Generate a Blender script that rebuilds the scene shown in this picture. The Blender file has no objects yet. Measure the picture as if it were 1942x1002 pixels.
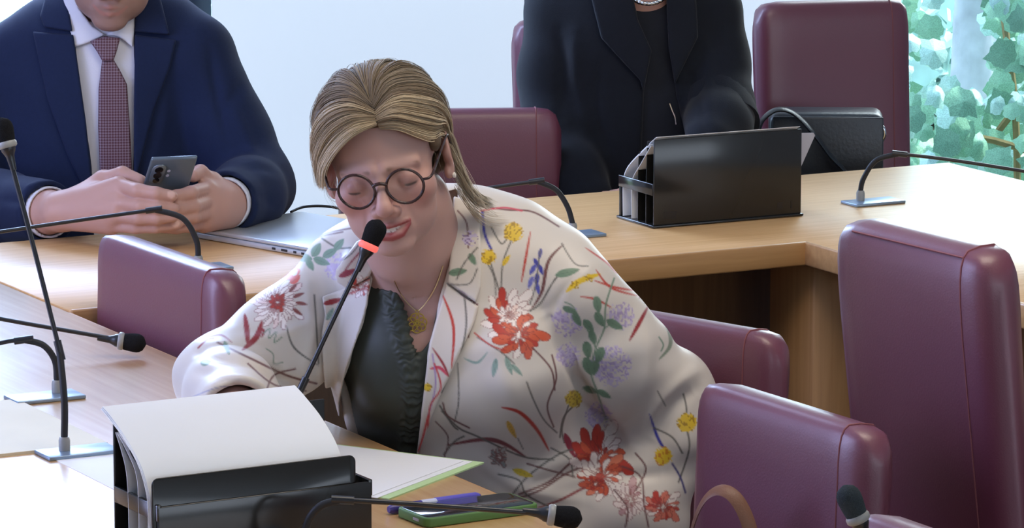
import bpy, bmesh, math, random
import numpy as np
from mathutils import Vector, Matrix

# ------------------------------------------------------------------ camera, world, lights
SC = bpy.context.scene
COL = SC.collection
F, CX, CY, ZC, PITCH = 8500.0, 971.0, 501.0, 1.89, math.radians(10)
CP, SP = math.cos(PITCH), math.sin(PITCH)
cam_d = bpy.data.cameras.new('camera'); cam = bpy.data.objects.new('camera', cam_d); COL.objects.link(cam)
cam_d.sensor_width = 36.0; cam_d.lens = F / 1942.0 * 36.0
cam_d.clip_start = 0.1; cam_d.clip_end = 200
cam.location = (0, 0, ZC); cam.rotation_euler = (math.pi / 2 - PITCH, 0, 0)
SC.camera = cam
SC.view_settings.view_transform = 'Standard'; SC.view_settings.look = 'None'
SC.view_settings.gamma = 1.0; SC.view_settings.use_curve_mapping = False
SC.view_settings.exposure = 0.0

def lin(c):
    return tuple(((x / 255) / 12.92 if x / 255 <= 0.04045 else ((x / 255 + 0.055) / 1.055) ** 2.4) for x in c)

world = bpy.data.worlds.new('world'); SC.world = world; world.use_nodes = True
bg = world.node_tree.nodes['Background']
bg.inputs['Color'].default_value = (0.74, 0.85, 1.0, 1); bg.inputs['Strength'].default_value = 4.0

def area(name, loc, target, sx, sy, power, color):
    d = bpy.data.lights.new(name, 'AREA'); d.shape = 'RECTANGLE'; d.size = sx; d.size_y = sy
    d.energy = power; d.color = color
    o = bpy.data.objects.new(name, d); COL.objects.link(o); o.location = loc
    o.rotation_euler = (Vector(target) - Vector(loc)).to_track_quat('-Z', 'Y').to_euler()
    return o
area('window_daylight_left', (-0.99, 7.86, 1.70), (-0.45, 5.4, 0.75), 0.95, 1.25, 58, (0.46, 0.62, 1.0))
area('window_daylight_right', (1.10, 9.05, 1.70), (0.75, 6.0, 0.75), 0.95, 1.25, 34, (0.82, 0.95, 1.0))
area('window_daylight_side', (-2.6, 4.7, 1.5), (0.2, 5.1, 0.8), 2.2, 1.6, 96, (0.50, 0.57, 1.0))  # blue fill added for light assumed from the left; no window is built
area('ceiling_lamp_light', (0.5, 4.9, 2.84), (0.45, 5.4, 0.7), 1.4, 1.4, 40, (1.0, 0.88, 0.72))  # warm fill added overhead for the tabletops; no lamp is built
sun_d = bpy.data.lights.new('sun', 'SUN'); sun_d.energy = 9.0; sun_d.angle = 0.02; sun_d.color = (1, .95, .85)
sun = bpy.data.objects.new('sun', sun_d); COL.objects.link(sun)
sun.location = (5, 14, 6); sun.rotation_euler = Vector((-0.62, -0.22, -0.7)).to_track_quat('-Z', 'Y').to_euler()

# ------------------------------------------------------------------ pixel <-> world helpers (metres)
def ray(u, v):
    a = (u - CX) / F; b = (v - CY) / F
    return Vector((a, CP - b * SP, -SP - b * CP))
def W(u, v, y):
    d = ray(u, v); t = y / d.y
    return Vector((d.x * t, y, ZC + d.z * t))
def PZ(u, v, z=0.75):
    d = ray(u, v); t = (z - ZC) / d.z
    return Vector((d.x * t, d.y * t, z))
def proj(P):
    P = np.asarray(P, dtype=np.float64)
    dy = P[:, 1]; dz = P[:, 2] - ZC
    f = dy * CP - dz * SP; up = dy * SP + dz * CP
    return np.stack([CX + P[:, 0] / f * F, CY - up / f * F], 1)
E1 = Vector((0.883, 0.469, 0)).normalized()      # room axis along the back row of tables
E2 = Vector((-0.469, 0.883, 0)).normalized()     # room axis away from the camera
UP = Vector((0, 0, 1))
rng = np.random.default_rng(7); random.seed(7)

# ------------------------------------------------------------------ materials
def nodes(m):
    m.use_nodes = True
    return m.node_tree.nodes, m.node_tree.links, m.node_tree.nodes['Principled BSDF']
def mat(name, rgb, rough=0.5, spec=0.5, metal=0.0, var=0.0, vscale=20, bump=0.0, bscale=200, coat=0.0,
        sheen=0.0, stretch=None, dark=0.6, sss=0.0):
    m = bpy.data.materials.new(name); N, L, b = nodes(m)
    c = lin(rgb)
    b.inputs['Base Color'].default_value = (*c, 1); b.inputs['Roughness'].default_value = rough
    b.inputs['Specular IOR Level'].default_value = spec; b.inputs['Metallic'].default_value = metal
    b.inputs['Coat Weight'].default_value = coat; b.inputs['Coat Roughness'].default_value = 0.28
    if sheen:
        b.inputs['Sheen Weight'].default_value = sheen; b.inputs['Sheen Roughness'].default_value = 0.5
    tc = N.new('ShaderNodeTexCoord'); mp = N.new('ShaderNodeMapping')
    L.new(tc.outputs['Object'], mp.inputs['Vector'])
    if stretch: mp.inputs['Scale'].default_value = stretch
    if var:
        t = N.new('ShaderNodeTexNoise'); t.inputs['Scale'].default_value = vscale; t.inputs['Detail'].default_value = 5
        L.new(mp.outputs['Vector'], t.inputs['Vector'])
        r = N.new('ShaderNodeValToRGB'); L.new(t.outputs['Fac'], r.inputs['Fac'])
        r.color_ramp.elements[0].position = 0.3; r.color_ramp.elements[1].position = 0.7
        r.color_ramp.elements[0].color = (*[x * (1 - var * dark) for x in c], 1)
        r.color_ramp.elements[1].color = (*[min(1, x * (1 + var * .5)) for x in c], 1)
        L.new(r.outputs['Color'], b.inputs['Base Color'])
    if bump:
        t2 = N.new('ShaderNodeTexNoise'); t2.inputs['Scale'].default_value = bscale; t2.inputs['Detail'].default_value = 3
        L.new(mp.outputs['Vector'], t2.inputs['Vector'])
        bp = N.new('ShaderNodeBump'); bp.inputs['Strength'].default_value = bump; bp.inputs['Distance'].default_value = 0.002
        L.new(t2.outputs['Fac'], bp.inputs['Height']); L.new(bp.outputs['Normal'], b.inputs['Normal'])
    return m
def vcol_mat(name, rough=0.6, spec=0.3, sheen=0.0, bump=0.0, bscale=600, sss=0.0, coat=0.0):
    m = bpy.data.materials.new(name); N, L, b = nodes(m)
    a = N.new('ShaderNodeAttribute'); a.attribute_name = 'Col'
    L.new(a.outputs['Color'], b.inputs['Base Color'])
    b.inputs['Roughness'].default_value = rough; b.inputs['Specular IOR Level'].default_value = spec
    b.inputs['Sheen Weight'].default_value = sheen
    if sss:
        b.inputs['Subsurface Weight'].default_value = sss
        b.inputs['Subsurface Radius'].default_value = (0.009, 0.004, 0.002)
        b.inputs['Subsurface Scale'].default_value = 0.5
    if bump:
        tc = N.new('ShaderNodeTexCoord')
        t2 = N.new('ShaderNodeTexNoise'); t2.inputs['Scale'].default_value = bscale
        L.new(tc.outputs['Object'], t2.inputs['Vector'])
        bp = N.new('ShaderNodeBump'); bp.inputs['Strength'].default_value = bump; bp.inputs['Distance'].default_value = 0.001
        L.new(t2.outputs['Fac'], bp.inputs['Height']); L.new(bp.outputs['Normal'], b.inputs['Normal'])
    return m
def wood(name, a, b_, rough=0.35, direction=(1, 0, 0), coat=0.0, spec=0.5):
    m = bpy.data.materials.new(name); N, L, b = nodes(m)
    tc = N.new('ShaderNodeTexCoord'); mp = N.new('ShaderNodeMapping')
    mp.inputs['Rotation'].default_value = (0, 0, -math.atan2(direction[1], direction[0]))
    mp.vector_type = 'POINT'
    L.new(tc.outputs['Object'], mp.inputs['Vector'])
    m2 = N.new('ShaderNodeMapping'); m2.inputs['Scale'].default_value = (3, 60, 60) if (len(direction) < 3 or direction[2] == 0) else (60, 60, 3)
    L.new(mp.outputs['Vector'], m2.inputs['Vector'])
    t = N.new('ShaderNodeTexNoise'); t.inputs['Scale'].default_value = 1.6; t.inputs['Detail'].default_value = 6
    t.inputs['Distortion'].default_value = 0.4
    L.new(m2.outputs['Vector'], t.inputs['Vector'])
    r = N.new('ShaderNodeValToRGB'); L.new(t.outputs['Fac'], r.inputs['Fac'])
    r.color_ramp.elements[0].position = 0.3; r.color_ramp.elements[1].position = 0.72
    r.color_ramp.elements[0].color = (*lin(a), 1); r.color_ramp.elements[1].color = (*lin(b_), 1)
    L.new(r.outputs['Color'], b.inputs['Base Color'])
    b.inputs['Roughness'].default_value = rough; b.inputs['Specular IOR Level'].default_value = spec
    b.inputs['Coat Weight'].default_value = coat; b.inputs['Coat Roughness'].default_value = 0.25
    return m

M = {}
M['top'] = wood('satin_beech', (206, 158, 100), (222, 178, 122), 0.40, E1, spec=0.45, coat=.0)
M['top2'] = wood('satin_beech_near', (208, 160, 104), (224, 182, 128), 0.36, E2, spec=0.6, coat=1.0)
M['edge'] = wood('beech_edge', (178, 132, 82), (196, 150, 98), 0.42, E1)
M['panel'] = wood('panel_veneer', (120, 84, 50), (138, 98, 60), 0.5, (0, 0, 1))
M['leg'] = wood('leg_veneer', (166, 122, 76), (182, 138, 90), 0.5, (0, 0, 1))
M['leather'] = mat('burgundy_leather', (110, 52, 70), 0.46, 0.8, coat=.35, var=0.10, vscale=6, bump=0.12, bscale=420)
M['thread'] = mat('stitch_thread', (136, 78, 80), 0.7)
M['steel'] = mat('chair_leg_steel', (120, 122, 128), 0.3, 0.5, 1.0, var=.05)
M['black_gloss'] = mat('black_acrylic', (34, 33, 31), 0.16, 0.5, var=0.05, vscale=5)
M['black_satin'] = mat('black_satin_metal', (26, 27, 31), 0.32, 0.6, var=0.05)
M['black_matt'] = mat('black_matt_plastic', (30, 31, 34), 0.55, 0.4, var=0.05)
M['foam'] = mat('microphone_foam', (30, 30, 32), 0.95, 0.1, bump=0.9, bscale=900, var=.2, vscale=300)
M['grey_ring'] = mat('grey_ring_plastic', (150, 150, 146), 0.4, var=.05)
M['plate'] = mat('base_plate_metal', (136, 156, 178), 0.34, 0.6, 0.5, var=.05)  # bluish reflection put into the plate's base colour
M['paper'] = mat('white_paper', (232, 234, 236), 0.75, 0.2, var=0.02, vscale=8)
M['paper_grey'] = mat('grey_paper', (178, 178, 188), 0.7, 0.2, var=0.03)
M['folder_green'] = mat('pale_green_card', (186, 214, 160), 0.7, 0.2, var=0.03)
M['folder_tan'] = mat('cream_card', (222, 214, 190), 0.7, 0.2, var=0.03)
M['silver'] = mat('laptop_aluminium', (205, 212, 218), 0.32, 0.5, 0.55, var=.02)
M['laptop_dark'] = mat('laptop_port_dark', (40, 42, 46), 0.4, var=.05)
M['phone_grey'] = mat('phone_grey_glass', (92, 104, 112), 0.22, 0.6, 0.2, var=.03)
M['phone_edge'] = mat('phone_metal_edge', (120, 132, 140), 0.3, 0.6, 0.6, var=.03)
M['lens_black'] = mat('camera_lens_black', (14, 15, 18), 0.08, 0.6, var=.05)
M['screen'] = mat('phone_screen_off', (30, 36, 40), 0.06, 0.6, var=.1, vscale=30)
M['green_case'] = mat('green_silicone', (84, 122, 64), 0.5, 0.4, var=0.04)
M['pen_blue'] = mat('violet_pen_plastic', (92, 84, 190), 0.35, 0.5, var=0.04)
M['pen_dark'] = mat('pen_cap_dark', (58, 48, 130), 0.35, 0.5, var=0.04)
M['pen_white'] = mat('pen_label_white', (200, 205, 230), 0.4, 0.4, var=0.04)
M['bag_leather'] = mat('tan_strap_leather', (122, 84, 64), 0.5, 0.4, var=0.12, vscale=40, bump=.2, bscale=300)
M['bag_black'] = mat('black_bag_leather', (44, 50, 56), 0.35, 0.5, var=0.1, vscale=20, bump=0.25, bscale=160)
M['gold'] = mat('gold', (214, 180, 84), 0.28, 0.5, 1.0, var=.05)
M['chain'] = mat('chain_gold', (220, 196, 150), 0.3, 0.5, 1.0, var=.05)
M['chrome'] = mat('chrome', (200, 205, 210), 0.15, 0.5, 1.0, var=.03)
M['frame'] = mat('window_frame_blue_grey', (44, 58, 76), 0.5, 0.4, var=0.05)
M['floor'] = mat('floor_carpet', (92, 74, 62), 0.9, 0.1, var=0.2, vscale=30, bump=.4, bscale=200)
M['wall'] = mat('wall_plaster', (222, 228, 232), 0.85, 0.2, var=0.02, vscale=4)
M['leaf'] = mat('vine_leaf_green', (138, 180, 150), 0.5, 0.4, var=0.5, vscale=14)  # green paled so the colour carries the washed-out daylight outside
M['leaf2'] = mat('vine_leaf_pale', (186, 214, 206), 0.5, 0.4, var=0.4, vscale=14)  # paler still, bright outdoor glare put into the leaf colour
M['bark'] = mat('tree_bark', (176, 178, 190), 0.9, 0.1, var=0.4, vscale=12, bump=.8, bscale=40)  # bark paled towards blue, standing in for outdoor haze
M['stem'] = mat('vine_stem', (130, 112, 78), 0.8, 0.1, var=0.3, vscale=30)
M['ground'] = mat('garden_ground', (150, 160, 130), 0.9, 0.1, var=0.3, vscale=3)
for k in ('leaf', 'leaf2'):
    b = M[k].node_tree.nodes['Principled BSDF']; b.inputs['Transmission Weight'].default_value = 0.0
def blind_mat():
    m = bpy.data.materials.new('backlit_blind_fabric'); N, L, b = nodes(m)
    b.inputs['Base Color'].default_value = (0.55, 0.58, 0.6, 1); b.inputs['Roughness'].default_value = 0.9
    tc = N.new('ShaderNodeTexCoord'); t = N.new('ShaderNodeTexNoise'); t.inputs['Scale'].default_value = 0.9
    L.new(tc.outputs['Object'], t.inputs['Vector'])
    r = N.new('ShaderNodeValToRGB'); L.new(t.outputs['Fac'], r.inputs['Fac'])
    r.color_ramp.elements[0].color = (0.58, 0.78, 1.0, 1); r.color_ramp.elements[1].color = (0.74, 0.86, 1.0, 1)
    L.new(r.outputs['Color'], b.inputs['Emission Color']); b.inputs['Emission Strength'].default_value = 0.70  # fabric emits by itself, standing in for daylight behind it
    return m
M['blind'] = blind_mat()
def glass_mat(name, tint=(1, 1, 1), refl=0.12):
    m = bpy.data.materials.new(name); m.use_nodes = True; N = m.node_tree.nodes; L = m.node_tree.links
    N.clear(); o = N.new('ShaderNodeOutputMaterial'); t = N.new('ShaderNodeBsdfTransparent'); g = N.new('ShaderNodeBsdfGlossy')
    t.inputs['Color'].default_value = (*tint, 1); g.inputs['Roughness'].default_value = 0.03
    fr = N.new('ShaderNodeFresnel'); fr.inputs['IOR'].default_value = 1.45
    mx = N.new('ShaderNodeMixShader'); L.new(fr.outputs[0], mx.inputs[0]); L.new(t.outputs[0], mx.inputs[1]); L.new(g.outputs[0], mx.inputs[2])
    L.new(mx.outputs[0], o.inputs[0])
    return m
M['glass'] = glass_mat('window_glass', (0.84, 0.95, 1.0))
M['specs_glass'] = glass_mat('spectacle_glass', (0.97, 0.97, 0.97))

# ------------------------------------------------------------------ object helpers
def tag(o, label=None, cat=None, group=None, kind=None):
    if label: o['label'] = label
    if cat: o['category'] = cat
    if group: o['group'] = group
    if kind: o['kind'] = kind
    return o
def empty(name, loc, label, cat, group=None, rotz=0.0):
    o = bpy.data.objects.new(name, None); COL.objects.link(o); o.location = loc; o.rotation_euler = (0, 0, rotz)
    o.empty_display_size = 0.05
    return tag(o, label, cat, group)
class MB:
    def __init__(s): s.v = []; s.f = []
    def add(s, vs, fs):
        n = len(s.v); s.v += [tuple(x) for x in vs]; s.f += [tuple(i + n for i in f) for f in fs]; return s
    def box(s, c, X, Y, Z):
        c, X, Y, Z = map(Vector, (c, X, Y, Z))
        vs = [c + X * a + Y * b + Z * d for a in (-1, 1) for b in (-1, 1) for d in (-1, 1)]
        return s.add(vs, [(0, 1, 3, 2), (4, 6, 7, 5), (0, 4, 5, 1), (2, 3, 7, 6), (0, 2, 6, 4), (1, 5, 7, 3)])
    def tube(s, pts, r, n=8, smooth=0, cap=True, flat=None):
        pts = [Vector(p) for p in pts]
        rr = list(r) if hasattr(r, '__len__') else [r] * len(pts)
        if smooth:
            q = []; qr = []
            for i in range(len(pts) - 1):
                p0 = pts[max(i - 1, 0)]; p1 = pts[i]; p2 = pts[i + 1]; p3 = pts[min(i + 2, len(pts) - 1)]
                for k in range(smooth):
                    t = k / smooth
                    q.append(0.5 * ((2 * p1) + (p2 - p0) * t + (2 * p0 - 5 * p1 + 4 * p2 - p3) * t * t + (3 * p1 - p0 - 3 * p2 + p3) * t ** 3))
                    qr.append(rr[i] * (1 - t) + rr[i + 1] * t)
            q.append(pts[-1]); qr.append(rr[-1]); pts, rr = q, qr
        T = [(pts[min(i + 1, len(pts) - 1)] - pts[max(i - 1, 0)]).normalized() for i in range(len(pts))]
        a = Vector((0, 0, 1)) if abs(T[0].z) < 0.9 else Vector((1, 0, 0))
        n1 = (a - T[0] * a.dot(T[0])).normalized(); vs = []
        for i, p in enumerate(pts):
            n1 = (n1 - T[i] * n1.dot(T[i])).normalized(); n2 = T[i].cross(n1)
            fx = flat[0] if flat else 1; fy = flat[1] if flat else 1
            for k in range(n):
                an = 2 * math.pi * k / n
                vs.append(p + n1 * (math.cos(an) * rr[i] * fx) + n2 * (math.sin(an) * rr[i] * fy))
        fs = [(i * n + k, i * n + (k + 1) % n, (i + 1) * n + (k + 1) % n, (i + 1) * n + k) for i in range(len(pts) - 1) for k in range(n)]
        if cap: fs += [tuple(range(n - 1, -1, -1)), tuple((len(pts) - 1) * n + k for k in range(n))]
        return s.add(vs, fs)
    def prism(s, poly, off):
        """poly: list of 3-D points (planar), extruded by vector off"""
        poly = [Vector(p) for p in poly]; off = Vector(off); n = len(poly)
        return s.add(poly + [p + off for p in poly],
                     [tuple(range(n)), tuple(range(2 * n - 1, n - 1, -1))] + [(k, n + k, n + (k + 1) % n, (k + 1) % n) for k in range(n)])
    def build(s, name, m, parent=None, smooth=False, bevel=0.0, seg=2, loc=None):
        me = bpy.data.meshes.new(name); me.from_pydata(s.v, [], s.f); me.validate()
        bm = bmesh.new(); bm.from_mesh(me); bmesh.ops.recalc_face_normals(bm, faces=bm.faces)
        if bevel:
            es = [e for e in bm.edges if len(e.link_faces) == 2 and e.calc_face_angle(0) > 0.5]
            bmesh.ops.bevel(bm, geom=es, offset=bevel, segments=seg, profile=0.5, affect='EDGES', clamp_overlap=True)
        bm.to_mesh(me); bm.free()
        return link(name, me, m, parent, smooth or bevel > 0, loc)
def link(name, me, m, parent=None, smooth=True, loc=None):
    if m is not None: me.materials.append(m)
    if smooth and len(me.polygons):
        me.polygons.foreach_set('use_smooth', np.ones(len(me.polygons), dtype=bool))
        try: me.set_sharp_from_angle(angle=math.radians(50))
        except Exception: pass
    o = bpy.data.objects.new(name, me); COL.objects.link(o)
    base = WORLD_BUILT.get(parent.name, Vector((0, 0, 0))) if parent is not None else Vector((0, 0, 0))
    here = Vector(loc) if loc is not None else base
    me.transform(Matrix.Translation(-here)); o.location = here - base
    if parent is not None: o.parent = parent
    WORLD_BUILT[o.name] = here
    return o
WORLD_BUILT = {}
def thing(name, loc, label, cat, group=None):
    """Empty at the base; children are modelled in world coordinates and shifted into its frame"""
    o = empty(name, loc, label, cat, group); WORLD_BUILT[o.name] = Vector(loc); return o
# ------------------------------------------------------------------ signed distance modelling
f32 = np.float32
def A3(v): return np.array([v[0], v[1], v[2]], dtype=f32)
def smin(a, b, k):
    h = np.maximum(k - np.abs(a - b), 0) / k
    return np.minimum(a, b) - h * h * k * f32(.25)
def smax(a, b, k): return -smin(-a, -b, k)
def ell(p, c, r, R=None):
    q = p - A3(c)
    if R is not None: q = q @ np.asarray(R, dtype=f32)
    r = A3(r)
    k0 = np.sqrt(((q / r) ** 2).sum(1)); k1 = np.sqrt(((q / (r * r)) ** 2).sum(1))
    return k0 * (k0 - 1) / np.maximum(k1, 1e-6)
def cone(p, a, b, r1, r2, sq=None):
    a = A3(a); b = A3(b); ba = b - a; pa = p - a
    t = np.clip(pa @ ba / max(float(ba @ ba), 1e-12), 0, 1)
    d = pa - t[:, None] * ba
    return np.sqrt((d * d).sum(1)) - (r1 + (r2 - r1) * t)
def chain(p, pts, rs, k=0.01):
    d = None
    for i in range(len(pts) - 1):
        c = cone(p, pts[i], pts[i + 1], rs[i], rs[i + 1])
        d = c if d is None else smin(d, c, k)
    return d
def near_only(fn, p, c, R):
    """evaluate fn only within R of c; elsewhere a safe lower bound"""
    q = p - A3(c); r = np.sqrt((q * q).sum(1)); m = r < R
    d = np.maximum(r - R + f32(.035), f32(.035))
    if m.any(): d[m] = fn(p[m])
    return d
def rotz(a):
    c, s = math.cos(a), math.sin(a)
    return np.array([[c, -s, 0], [s, c, 0], [0, 0, 1]])
def poly2d(uv, poly):
    """signed distance (px) to a polygon, negative inside"""
    P = np.asarray(poly, dtype=np.float64); n = len(P)
    d = np.full(len(uv), 1e18); s = np.ones(len(uv))
    for i in range(n):
        a = P[i]; b = P[i - 1]; e = b - a; w = uv - a
        t = np.clip((w @ e) / (e @ e), 0, 1); q = w - t[:, None] * e
        d = np.minimum(d, (q * q).sum(1))
        c1 = uv[:, 1] >= a[1]; c2 = uv[:, 1] < b[1]; c3 = e[0] * w[:, 1] > e[1] * w[:, 0]
        flip = (c1 & c2 & c3) | (~c1 & ~c2 & ~c3); s = np.where(flip, -s, s)
    return s * np.sqrt(d)
def cat_rom(pts, n=6, closed=False):
    pts = [np.asarray(p, float) for p in pts]; out = []; m = len(pts)
    for i in range(m if closed else m - 1):
        g = (lambda k: pts[k % m]) if closed else (lambda k: pts[min(max(k, 0), m - 1)])
        p0, p1, p2, p3 = g(i - 1), g(i), g(i + 1), g(i + 2)
        for k in range(n):
            t = k / n
            out.append(.5 * (2 * p1 + (p2 - p0) * t + (2 * p0 - 5 * p1 + 4 * p2 - p3) * t * t + (3 * p1 - p0 - 3 * p2 + p3) * t ** 3))
    if not closed: out.append(pts[-1])
    return np.array(out)
def axis(lo, hi, h, fine=()):
    out = [lo]; x = lo
    while x < hi or (len(out) - 1) % 8:
        s = h
        for (a, b, hf) in fine:
            if a <= x < b: s = min(s, hf)
            else:
                dd = max(a - x, x - b); s = min(s, hf + dd * 0.15)
        x += s; out.append(x)
    return np.array(out)
import time as _time
def net(name, f, ax, m, parent=None, colour=None, post=None, loc=None, single=False):
    """surface nets over a sparse block grid; ax = three coordinate arrays"""
    nb = [(len(a) - 1) // 8 for a in ax]
    bi = np.stack(np.meshgrid(*[np.arange(k) for k in nb], indexing='ij'), -1).reshape(-1, 3)
    cen = np.stack([ax[k][bi[:, k] * 8 + 4] for k in range(3)], 1)
    siz = np.stack([ax[k][bi[:, k] * 8 + 8] - ax[k][bi[:, k] * 8] for k in range(3)], 1)
    rad = np.sqrt((siz ** 2).sum(1)) * .5
    bi = bi[np.abs(f(cen.astype(f32))) < rad * 1.7]
    off = np.stack(np.meshgrid(*[np.arange(9)] * 3, indexing='ij'), -1).reshape(-1, 3)
    D = [len(a) + 2 for a in ax]
    keys = []; verts = []; ek = []
    cn = [(a, b, c) for a in (0, 1) for b in (0, 1) for c in (0, 1)]
    eds = [(i, j) for i in range(8) for j in range(i + 1, 8) if sum(abs(cn[i][k] - cn[j][k]) for k in range(3)) == 1]
    for c0 in range(0, len(bi), 1200):
        B = bi[c0:c0 + 1200]
        idx = B[:, None, :] * 8 + off
        pts = np.stack([ax[k][idx[..., k]] for k in range(3)], -1)
        v = f(pts.reshape(-1, 3).astype(f32)).reshape(len(B), 9, 9, 9)
        P = pts.reshape(len(B), 9, 9, 9, 3)
        s = v < 0
        cnt = sum(s[:, a:8 + a, b:8 + b, c:8 + c].astype(np.int8) for a, b, c in cn)
        w = np.argwhere((cnt > 0) & (cnt < 8))
        if not len(w): continue
        n0, i0, j0, k0 = w.T
        cv = np.stack([v[n0, i0 + a, j0 + b, k0 + c] for a, b, c in cn], 1).astype(np.float64)
        cp = np.stack([P[n0, i0 + a, j0 + b, k0 + c] for a, b, c in cn], 1)
        acc = np.zeros((len(w), 3)); nn = np.zeros(len(w))
        for (i, j) in eds:
            x = (cv[:, i] < 0) != (cv[:, j] < 0)
            t = np.where(x, cv[:, i] / np.where(x, cv[:, i] - cv[:, j], 1), 0)
            acc += np.where(x[:, None], cp[:, i] + (cp[:, j] - cp[:, i]) * t[:, None], 0); nn += x
        g = B[n0] * 8 + np.stack([i0, j0, k0], 1)
        key = (g[:, 0] * D[1] + g[:, 1]) * D[2] + g[:, 2]
        keys.append(key); verts.append(acc / nn[:, None])
        s0 = cv[:, 0] < 0
        for a, ci in ((0, 4), (1, 2), (2, 1)):
            sel = s0 != (cv[:, ci] < 0)
            ek.append(np.stack([key[sel], np.full(sel.sum(), a), s0[sel].astype(int)], 1))
    key = np.concatenate(keys); V = np.concatenate(verts); EK = np.concatenate(ek)
    o = np.argsort(key); key = key[o]; V = V[o]
    st = [D[1] * D[2], D[2], 1]; faces = []
    for a in range(3):
        e = EK[EK[:, 1] == a]; b, c = st[(a + 1) % 3], st[(a + 2) % 3]
        q = np.stack([e[:, 0], e[:, 0] - b, e[:, 0] - b - c, e[:, 0] - c], 1)
        pos = np.searchsorted(key, q); pos = np.minimum(pos, len(key) - 1)
        ok = (key[pos] == q).all(1); pos = pos[ok]; sg = e[ok, 2]
        faces.append(np.where(sg[:, None] == 1, pos, pos[:, ::-1]))
    Fc = np.concatenate(faces)
    if single:                                        # keep only the main connected surface
        lab = np.arange(len(V))
        for _ in range(400):
            new = lab.copy(); mn = lab[Fc].min(1)
            for k in range(4): np.minimum.at(new, Fc[:, k], mn)
            new = new[new]
            if (new == lab).all(): break
            lab = new
        u_, c_ = np.unique(lab, return_counts=True); keep = lab == u_[np.argmax(c_)]
        Fc = Fc[keep[Fc].all(1)]; re_ = np.cumsum(keep) - 1; V = V[keep]; Fc = re_[Fc]
    if post is not None: V = post(V, Fc)
    return mesh_np(name, V, Fc, m, parent, colour(V) if colour is not None else None, loc)
def mesh_np(name, V, Fc, m, parent=None, col=None, loc=None):
    me = bpy.data.meshes.new(name)
    me.vertices.add(len(V)); me.vertices.foreach_set('co', V.astype(f32).ravel())
    k = Fc.shape[1]
    me.loops.add(Fc.size); me.loops.foreach_set('vertex_index', Fc.astype(np.int32).ravel())
    me.polygons.add(len(Fc)); me.polygons.foreach_set('loop_start', np.arange(0, Fc.size, k, dtype=np.int32))
    me.polygons.foreach_set('use_smooth', np.ones(len(Fc), dtype=bool))
    me.update(calc_edges=True)
    if col is not None:
        ca = me.color_attributes.new('Col', 'FLOAT_COLOR', 'POINT')
        c4 = np.ones((len(V), 4), dtype=f32); c4[:, :3] = col; ca.data.foreach_set('color', c4.ravel())
    o = link(name, me, m, parent, False, loc)
    return o
def vnormals(V, Fc):
    n = np.cross(V[Fc[:, 2]] - V[Fc[:, 0]], V[Fc[:, 3]] - V[Fc[:, 1]])
    N = np.zeros_like(V)
    for k in range(4): np.add.at(N, Fc[:, k], n)
    return N / np.maximum(np.linalg.norm(N, axis=1, keepdims=True), 1e-12)
def relax(V, Fc, it=2):
    E = np.concatenate([Fc[:, [k, (k + 1) % 4]] for k in range(4)])
    for _ in range(it):
        S = np.zeros_like(V); C = np.zeros(len(V))
        np.add.at(S, E[:, 0], V[E[:, 1]]); np.add.at(C, E[:, 0], 1)
        np.add.at(S, E[:, 1], V[E[:, 0]]); np.add.at(C, E[:, 1], 1)
        V = V * .5 + S / np.maximum(C, 1)[:, None] * .5
    return V
# ================================================================== THE SETTING
TZ = 0.75
XW = (0.0, 8.6)                                        # a point of the glazed back wall
def wallp(u, z, back=0.0):
    """point of the back wall plane seen at image column u, at height z"""
    a = (u - CX) / F
    n = -E2
    o = Vector((XW[0], XW[1], 0)) + E2 * back
    # column plane: x = a * f with f = y*CP - (z-ZC)*SP
    # solve along the wall line at height z
    p0 = o; d = E1
    k = -(z - ZC) * SP
    t = (a * (p0.y * CP + k) - p0.x) / (d.x - a * d.y * CP)
    q = p0 + d * t; return Vector((q.x, q.y, z))
def room_box(name, a0, a1, b0, b1, z0, z1, m):
    o_ = Vector((XW[0], XW[1], 0)); c = o_ + E1 * ((a0 + a1) / 2) + E2 * ((b0 + b1) / 2) + UP * ((z0 + z1) / 2)
    o = MB().box(c, E1 * ((a1 - a0) / 2), E2 * ((b1 - b0) / 2), UP * ((z1 - z0) / 2)).build(name, m, loc=c); o['kind'] = 'structure'; return o
RA, RB_, RF = -4.2, 3.9, -11.5
room_box('floor', RA, RB_, RF, .1, -.1, 0, M['floor'])
room_box('ceiling', RA, RB_, RF, .1, 2.9, 3.0, M['wall'])
room_box('wall_front', RA, RB_, RF - .1, RF, 0, 1.0, M['wall'])  # unseen bands added front; the gap between them limits sky light entering
room_box('wall_front', RA, RB_, RF - .1, RF, 2.35, 2.9, M['wall'])
room_box('wall_left', RA - .1, RA, RF, .1, 0, 2.9, M['wall'])
room_box('wall_right', RB_, RB_ + .1, RF, .1, 0, 2.9, M['wall'])
def wall_seg(mb, s0, s1, z0, z1, d0=0.0, th=0.1):
    o = Vector((XW[0], XW[1], 0))
    c = o + E1 * ((s0 + s1) / 2) + E2 * (d0 + th / 2); c.z = (z0 + z1) / 2
    mb.box(c, E1 * ((s1 - s0) / 2), E2 * (th / 2), UP * ((z1 - z0) / 2)); return mb
def S(u, z=0.8):
    return (wallp(u, z) - Vector((XW[0], XW[1], z))).dot(E1)
s_left, s_a, s_b, s_c, s_d = S(-420), S(352), S(992), S(1612), S(2330)
wb = MB(); wall_seg(wb, RA, RB_, 2.45, 2.9); wall_seg(wb, RA, s_left, 0, 2.45); wall_seg(wb, s_d, RB_, 0, 2.45)
wall_seg(wb, s_left, s_d, 0.0, 0.12)
o = wb.build('wall_back', M['wall'], loc=(XW[0], XW[1], 0)); o['kind'] = 'structure'
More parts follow.
